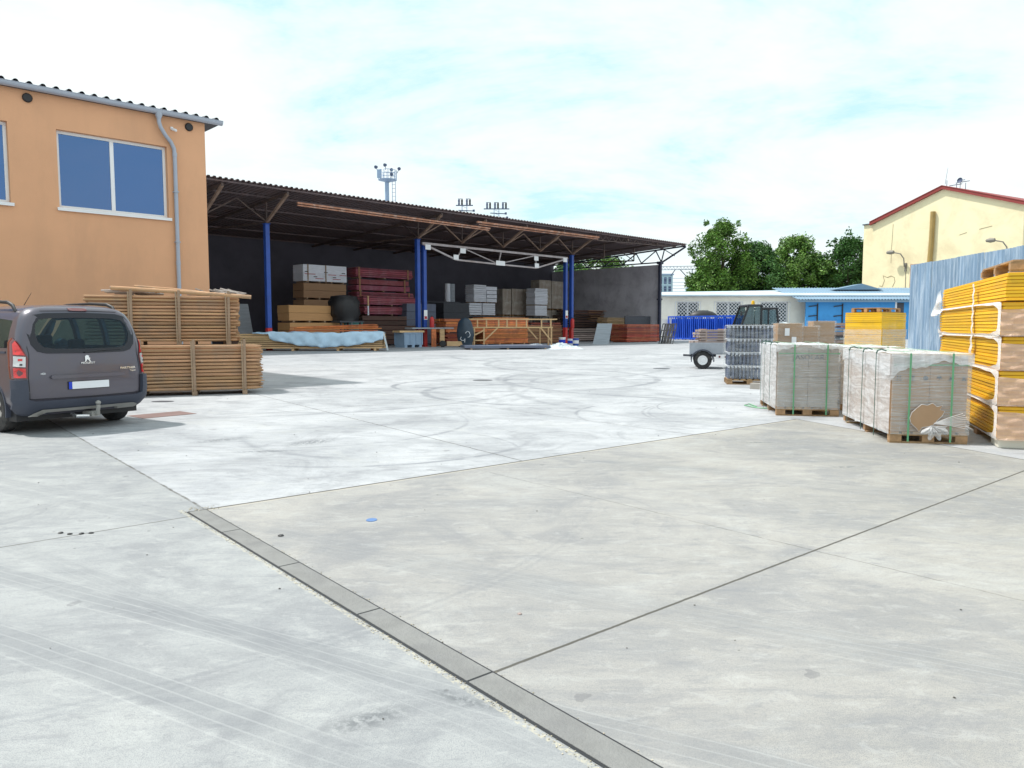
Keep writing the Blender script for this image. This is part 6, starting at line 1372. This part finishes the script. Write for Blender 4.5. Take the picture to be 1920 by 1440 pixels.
for x, z in ((4.4, 9.4), (15.6, 9.7)):
    g = MB(); g.tube([(x, -.02, z - 1.1), (x, -.35, z - .9), (x, -.5, z), (x - .3, -.7, z + .55), (x - 1.0, -.9, z + .75)], .07, 8); g.box(x - .12, x + .12, -.12, 0, z - 1.5, z - .5)
    lg = g.build('lamp_arm', M['lamp_grey'], yh); g = MB(); g.lathe([(0, -.5), (.16, -.4), (.26, .0), (.2, .4), (0, .5)], (x - 1.4, -.95, z + .8), (1, .1, 0), 14); g.build('lamp_head', M['lamp_grey'], lg, smooth=True)
    if x < 10: g = MB(); g.tube([(x, -.03, z - 1.4), (x + .05, -.03, 4)], .03, 5); g.build('cable', M['lamp_grey'], yh)
f = MB(); f.box(4.95, 7.0, -.06, .02, 3, 8.7); o = f.build('window', M['rust'], yh); g = MB(); g.box(5.25, 6.8, -.075, -.062, 3, 7.2); g.box(5.25, 6.8, -.075, -.062, 7.45, 8.4); g.build('pane', M['van_glass'], o)
cr_ = mat('crack_line', (.20, .15, .07), .9)
def crack(pts, r_=.025):
    g = MB(); g.tube([(a, -.012, b) for a, b in pts], r_, 4); g.build('crack', cr_, yh)
crack([(1.1, 6.4), (1.5, 6.3), (1.75, 7.0), (1.55, 7.6), (2.1, 7.35), (2.6, 7.5), (3.0, 7.3), (3.1, 6.8), (2.8, 6.2)]); crack([(2.6, 13.6), (2.55, 11.8), (2.5, 10.9), (2.5, 9.0)], .02); crack([(9.5, 7.6), (10.2, 7.9), (10.6, 8.1), (11.3, 8.1)]); crack([(12, 8.2), (12.6, 8.6), (13.2, 8.3)]); crack([(10.4, 11.5), (11.2, 11.7)], .02); crack([(12.5, 11.9), (13.8, 12.1)], .02)
g = MB()
for x, h, t_ in ((7.9, 1.2, .03), (9.0, .7, .03), (9.4, .9, .03), (10.0, .6, .03)): g.cyl((x, 1.5, za_ - .3), (x, 1.5, za_ + h), t_, n=6)
g.cyl((7.7, 1.5, za_ + .8), (7.95, 1.5, za_ + 2.6), .025, .012, 5)
for x0, x1, z in ((8.2, 9.6, .55), (8.9, 10.4, .75), (9.2, 9.9, .95)): g.cyl((x0, 1.5, za_ + z), (x1, 1.5, za_ + z), .045, n=6)
g.lathe([(0, 0), (.28, .05), (.3, .12)], (9.5, 1.3, za_ + .9), (0, -1, .2), 14)
g.build('antenna', M['mast_dark'], yh)
# ================================================================ BLUE RACKS
p0, p1 = Vector((19.0, 90.5 - 1.5, 0)) , Vector((24.6, 78, 0))
rx0, ry0, rx1, ry1 = 17.95, 86.0, 23.6, 77.0
n_ = 9; hz = 2.65
src = None
for i in range(n_):
    k = i / n_; x, y = rx0 + (rx1 - rx0) * k, ry0 + (ry1 - ry0) * k; ang = math.atan2(ry1 - ry0, rx1 - rx0); Lr = math.hypot(rx1 - rx0, ry1 - ry0) / n_
    lab = ('blue steel stillage at the far left end of the row', 'blue steel stillage second from the left end', 'blue steel stillage third from the left end', 'blue steel stillage fourth from the left end', 'blue steel stillage in the middle of the row', 'blue steel stillage sixth from the left end', 'blue steel stillage seventh from the left end', 'blue steel stillage eighth from the left end', 'blue steel stillage at the right end, above the trailer')[i]
    if src is None:
        src = thing('steel_stillage', lab, 'stillage', (x, y, 0), ang, 'row of blue steel stillages before the cream building'); a = Lr - .08; d = 1.6
        for px__ in (0, a):
            for py__ in (0, d): g = MB(); g.box(px__ - .05, px__ + .05, py__ - .05, py__ + .05, 0, hz); g.build('post', M['rack_blue'], src)
        g = MB()
        for z in (.15, hz - .06): g.beam((0, 0, z), (a, 0, z), .12, .14); g.beam((0, d, z), (a, d, z), .12, .14); g.beam((0, 0, z), (0, d, z), .12, .14); g.beam((a, 0, z), (a, d, z), .12, .14)
        g.build('frame', M['rack_blue'], src)
        g = MB()
        for q_ in range(1, 4): g.beam((a * q_ / 4, -.02, .2), (a * q_ / 4, -.02, hz - .1), .09, .04)
        for q_ in range(1, 5): g.beam((a * (q_ - .5) / 4 - .05, d * .5, .2), (a * (q_ - .5) / 4 + .05, d * .5, hz - .3), .12, .8)
        g.build('bars', M['rack_blue'], src)
        g = MB(); g.box(.05, a - .05, .1, d - .1, .1, .2); g.box(.06, a - .06, .9, 1.2, .25, hz - .4); g.build('base_plate', M['rack_blue'], src)
    else: dup(src, (x, y, 0), ang, lab)
g = MB(); g.lathe([(1.6, 0), (1.5, .25), (1.1, .5), (.5, .65), (0, .68)], (0, 0, 0), (0, 0, 1), 24); g.v = [Vector((v.x, v.y * .6, v.z)) for v in g.v]
tag(g.build('dark_cover', M['black'], smooth=True, loc=(21.6, 84.9, 2.66)), 'dark domed cover on top of the blue stillages', 'cover')
g = MB(); g.box(0, 1.2, 0, .3, 0, 2.3); tag(g.build('pale_panel', M['cream'], loc=(17.0, 86.6, 0)), 'pale upright panel left of the blue stillages', 'panel')
# ================================================================ TREES
def tree(lab, x, y, H, Rw, seed, mt_='leaf', n_cl=70, leaves=210, zlow=.22, grp='trees behind the cream building'):
    x *= 1.13; y *= 1.13; H = H * 1.13 - .1; Rw *= 1.4; n_cl = int(n_cl * 1.5)
    rr = random.Random(seed); t = thing('broadleaf_tree', lab, 'tree', (x, y, 0), rr.uniform(0, 6), grp); g = MB()
    g.tube([(0, 0, 0), (.1, .05, H * .2), (-.05, .1, H * .45), (.1, 0, H * .8)], [.42, .33, .22, .06], 9)
    cl = []
    for i in range(n_cl):
        v = rr.uniform(zlow, 1.0); prof = math.sin(math.pi * min(1, (v - zlow) / (1 - zlow) * .84 + .16)) ** .55; a = rr.uniform(0, 2 * math.pi); q = math.sqrt(rr.uniform(.05, 1)) * Rw * prof
        cl.append((q * math.cos(a), q * math.sin(a), H * v, rr.uniform(.7, 1.6) * (1.2 - .5 * v)))
    for i in range(16):
        a = rr.uniform(0, 6.28); v = rr.uniform(.45, 1.03); q = Rw * rr.uniform(.85, 1.12) * math.sqrt(max(.02, 1 - ((v - .5) / .56) ** 2)); cl.append((q * math.cos(a), q * math.sin(a), H * v + rr.uniform(0, .5), -rr.uniform(.45, .9)))
    for c_ in cl[:26]: g.tube([(0, 0, c_[2] * .55), (c_[0] * .4, c_[1] * .4, c_[2] * .75), (c_[0], c_[1], c_[2])], [.14, .08, .02], 5)
    g.build('trunk', M['bark'], t, smooth=True)
    g = MB(); V_, F_ = [], []
    for cx, cy, cz, cr in cl:
        sat = cr < 0; cr = abs(cr)
        for k in range(int(leaves * (.3 if sat else 1))):
            d = Vector((rr.gauss(0, 1), rr.gauss(0, 1), rr.gauss(0, .75))); d = d.normalized() * cr * (rr.random() ** .45) * 1.25
            if sat: d = Vector((d.x * .7, d.y * .7, abs(d.z) * 1.5 - .2 * cr))
            p = Vector((cx, cy, cz)) + d; s_ = rr.uniform(.13, .26); u_ = Vector((rr.gauss(0, 1), rr.gauss(0, 1), rr.gauss(0, .6))).normalized(); w_ = u_.orthogonal().normalized(); w_ = (w_ * rr.uniform(.4, 1) + u_.cross(w_) * rr.uniform(-1, 1)).normalized()
            b = len(V_); V_ += [p - u_ * s_ , p + w_ * s_ * .55, p + u_ * s_, p - w_ * s_ * .55]; F_.append((b, b + 1, b + 2, b + 3))
    me_ = bpy.data.meshes.new('crown'); me_.from_pydata([tuple(v) for v in V_], [], F_); me_.materials.append(M[mt_]); o = bpy.data.objects.new('crown', me_); COL.objects.link(o); o.parent = t
    return t
tree('tallest tree, nearest the shed, behind the cream building', 31.2, 112, 16.4, 4.2, 5, 'leaf', 95, 230, .12)
tree('low bushy left flank of the tree row', 28.6, 110, 10.5, 2.8, 6, 'leaf', 50, 210, .1)
tree('medium tree second in the row', 36.6, 113, 13.6, 3.9, 7, 'leaf2', 80, 220, .12)
tree('broad tree in the middle of the row', 41.8, 112, 14.2, 4.1, 8, 'leaf', 90, 220, .12)
tree('lower tree right of the middle of the row', 45.8, 114, 11.6, 3.2, 9, 'leaf2', 60, 210, .1)
tree('tree with a tufted top next to the yellow hall', 49.6, 111, 14.2, 3.1, 10, 'leaf2', 66, 210, .12)
tree('rightmost tree half hidden by the yellow hall', 53.6, 112, 12.8, 3.0, 12, 'leaf', 60, 200, .12)
tree('low bushy tree filling the dip left of the tufted tree', 47.3, 113, 10.6, 2.6, 21, 'leaf', 60, 200, .1)
tree('low bushy tree between the tallest and the second tree', 34.2, 114, 11.8, 2.8, 22, 'leaf2', 60, 200, .1)
tree('tree glimpsed through the gap under the end of the shed roof', 14.0, 112, 11.8, 3.8, 13, 'leaf', 60, 200, .15)
tree('second tree glimpsed through the gap under the shed roof', 9.0, 116, 11.2, 3.4, 15, 'leaf2', 50, 190, .15)
# ================================================================ MASTS AND RAILWAY GEAR
mt = thing('light_mast', 'grey floodlight mast with railed platform and ladder beyond the shed', 'mast', (-19.75, 120, 0))
g = MB(); g.cyl((0, 0, 0), (0, 0, 24.3), .45, .32, 14); g.build('pole', M['mast'], mt, smooth=True)
g = MB(); g.lathe([(.35, 0), (1.1, .25), (1.45, .3), (1.45, .4), (0, .4)], (.1, 0, 24.2), (0, 0, 1), 18); g.build('platform', M['mast'], mt)
g = MB()
for k in range(14): a = 2 * math.pi * k / 14; g.cyl((.1 + 1.42 * math.cos(a), 1.42 * math.sin(a), 24.5), (.1 + 1.42 * math.cos(a), 1.42 * math.sin(a), 26.0), .045, n=5)
for z in (24.95, 25.5, 26.0):
    ring_ = [(.1 + 1.42 * math.cos(2 * math.pi * k / 24), 1.42 * math.sin(2 * math.pi * k / 24), z) for k in range(25)]; g.tube(ring_, .04, 5)
g.box(-1.3, -.6, -1.4, -1.3, 24.6, 25.9); g.build('railing', M['mast'], mt)
for x, y, z in ((-1.6, -.3, 26.5), (0.0, -1.3, 26.6), (1.9, 0, 26.3), (.9, -1.3, 25.2), (.5, 1.2, 26.4)):
    g = MB(); g.lathe([(0, -.2), (.2, -.15), (.27, .2), (0, .22)], (x, y, z), (.5 * (1 if x > 0 else -1), -1, -.3), 12); g.cyl((x, y, z - .1), (x * .85, y * .85, z - .7), .05, n=5); g.build('floodlight', M['mast_dark'], mt)
g = MB()
for x in (.85, 1.35): g.cyl((x, -.1, 0), (x, -.1, 24.5), .05, n=5)
for k in range(34): g.cyl((.85, -.1, 4 + k * .6), (1.35, -.1, 4 + k * .6), .03, n=4)
for k in range(6): g.box(.4, .9, -.12, -.08, 6 + k * 3, 6.06 + k * 3)
g.build('ladder', M['mast'], mt)
def insul(lab, x, y, H, arms, bays):
    t = thing('switch_mast', lab, 'mast', (x, y, 0), 0, 'railway switch masts beyond the shed'); g = MB()
    for a in (-.35, .35): g.beam((a, 0, 0), (a, 0, H - 1.1), .10, .10)
    for k in range(30): g.beam((-.35, 0, H - 1.2 - k * .5), (.35, 0, H - 1.5 - k * .5), .05, .05)
    g.build('lattice_post', M['mast'], t); g = MB(); w_ = bays * .62
    g.beam((-w_ , 0, H - 1.1), (w_, 0, H - 1.1), .14, .14)
    for i, z in enumerate(arms): g.beam((-.9 - .1 * i, 0, z), (1.4 + .2 * i, 0, z - .1), .12, .12); g.box(1.2 + .2 * i, 1.5 + .2 * i, -.1, .1, z - .2, z + .1)
    g.build('cross_arm', M['mast_dark'], t)
    for b in range(bays):
        cx = (b - (bays - 1) / 2) * 1.15
        for dx, mm in ((-.22, 'mast_dark'), (.22, 'black')):
            g = MB(); g.lathe([(.07, 0), (.14, .08), (.14, .3), (.10, .35), (.14, .4), (.14, .75), (.06, .85)], (cx + dx, 0, H - 1.05), (0, 0, 1), 8); g.build('insulator', M[mm], t)
        g = MB(); g.beam((cx - .36, 0, H - .17), (cx + .32, 0, H - .17), .09, .07); g.build('bus_bar', M['mast_dark'], t)
    return t
insul('left switch mast with two pairs of insulators above the shed roof', -6.9, 110, 20.1, (18.3, 17.6), 2)
insul('right switch mast with three pairs of insulators above the shed roof', -2.25, 110, 19.6, (17.9, 17.3, 16.7), 3)
# catenary gantry and wires at the gap right of the shed
ga = thing('overhead_gantry', 'thin railway gantry with hanging wires right of the shed', 'gantry', (24, 130, 0)); g = MB()
for z in (11.2, 11.75): g.beam((0, 0, z), (12, 0, z + .2), .09, .09)
for k in range(20): g.beam((k * .6, 0, 11.2), (k * .6 + .3, 0, 11.75), .05, .05); g.beam((k * .6 + .3, 0, 11.75), (k * .6 + .6, 0, 11.25), .05, .05)
g.build('beam', M['mast'], ga); g = MB(); g.beam((.2, 0, 0), (.2, 0, 11.5), .3, .3); g.beam((11.8, 0, 0), (11.8, 0, 11.8), .3, .3); g.build('post', M['mast'], ga)
g = MB(); g.beam((4.2, 0, 11.3), (3.4, 0, 10.2), .12, .12); g.beam((5.0, 0, 11.3), (6.6, 0, 9.6), .12, .12); g.beam((7.1, 0, 11.4), (7.1, 0, 8.9), .12, .12); g.build('hanger', M['mast_dark'], ga)
g = MB()
for z in (9.3, 8.7, 8.2, 7.7, 10.0): g.tube([(-6, 2, z + .1), (5, 2, z - .1), (18, 2, z + .2)], .035, 4)
g.build('wires', M['mast'], ga)
fb = thing('distant_block', 'pale blue distant building with rows of windows right of the shed', 'building', (31.8, 175, 0)); g = MB(); g.box(0, 5.6, 0, 10, 0, 13.4); g.build('wall', M['haze_blue'], fb); g = MB(); g.box(-.3, 5.8, -.3, 10, 13.4, 13.7); g.build('roof', M['mast'], fb)
for i in range(5):
    for j in range(3): g = MB(); g.box(.4 + i * 1.05, 1.0 + i * 1.05, -.05, 0, 7.2 + j * 2.1, 8.7 + j * 2.1); g.build('window', M['mast_dark'], fb)
fb = thing('distant_tower', 'small distant grey block left of the trees', 'building', (49.5, 210, 0)); g = MB(); g.box(0, 3, 0, 5, 0, 12.5); g.box(.5, 1.5, 0, 1, 12.5, 14.2); g.build('wall', M['haze_blue'], fb)
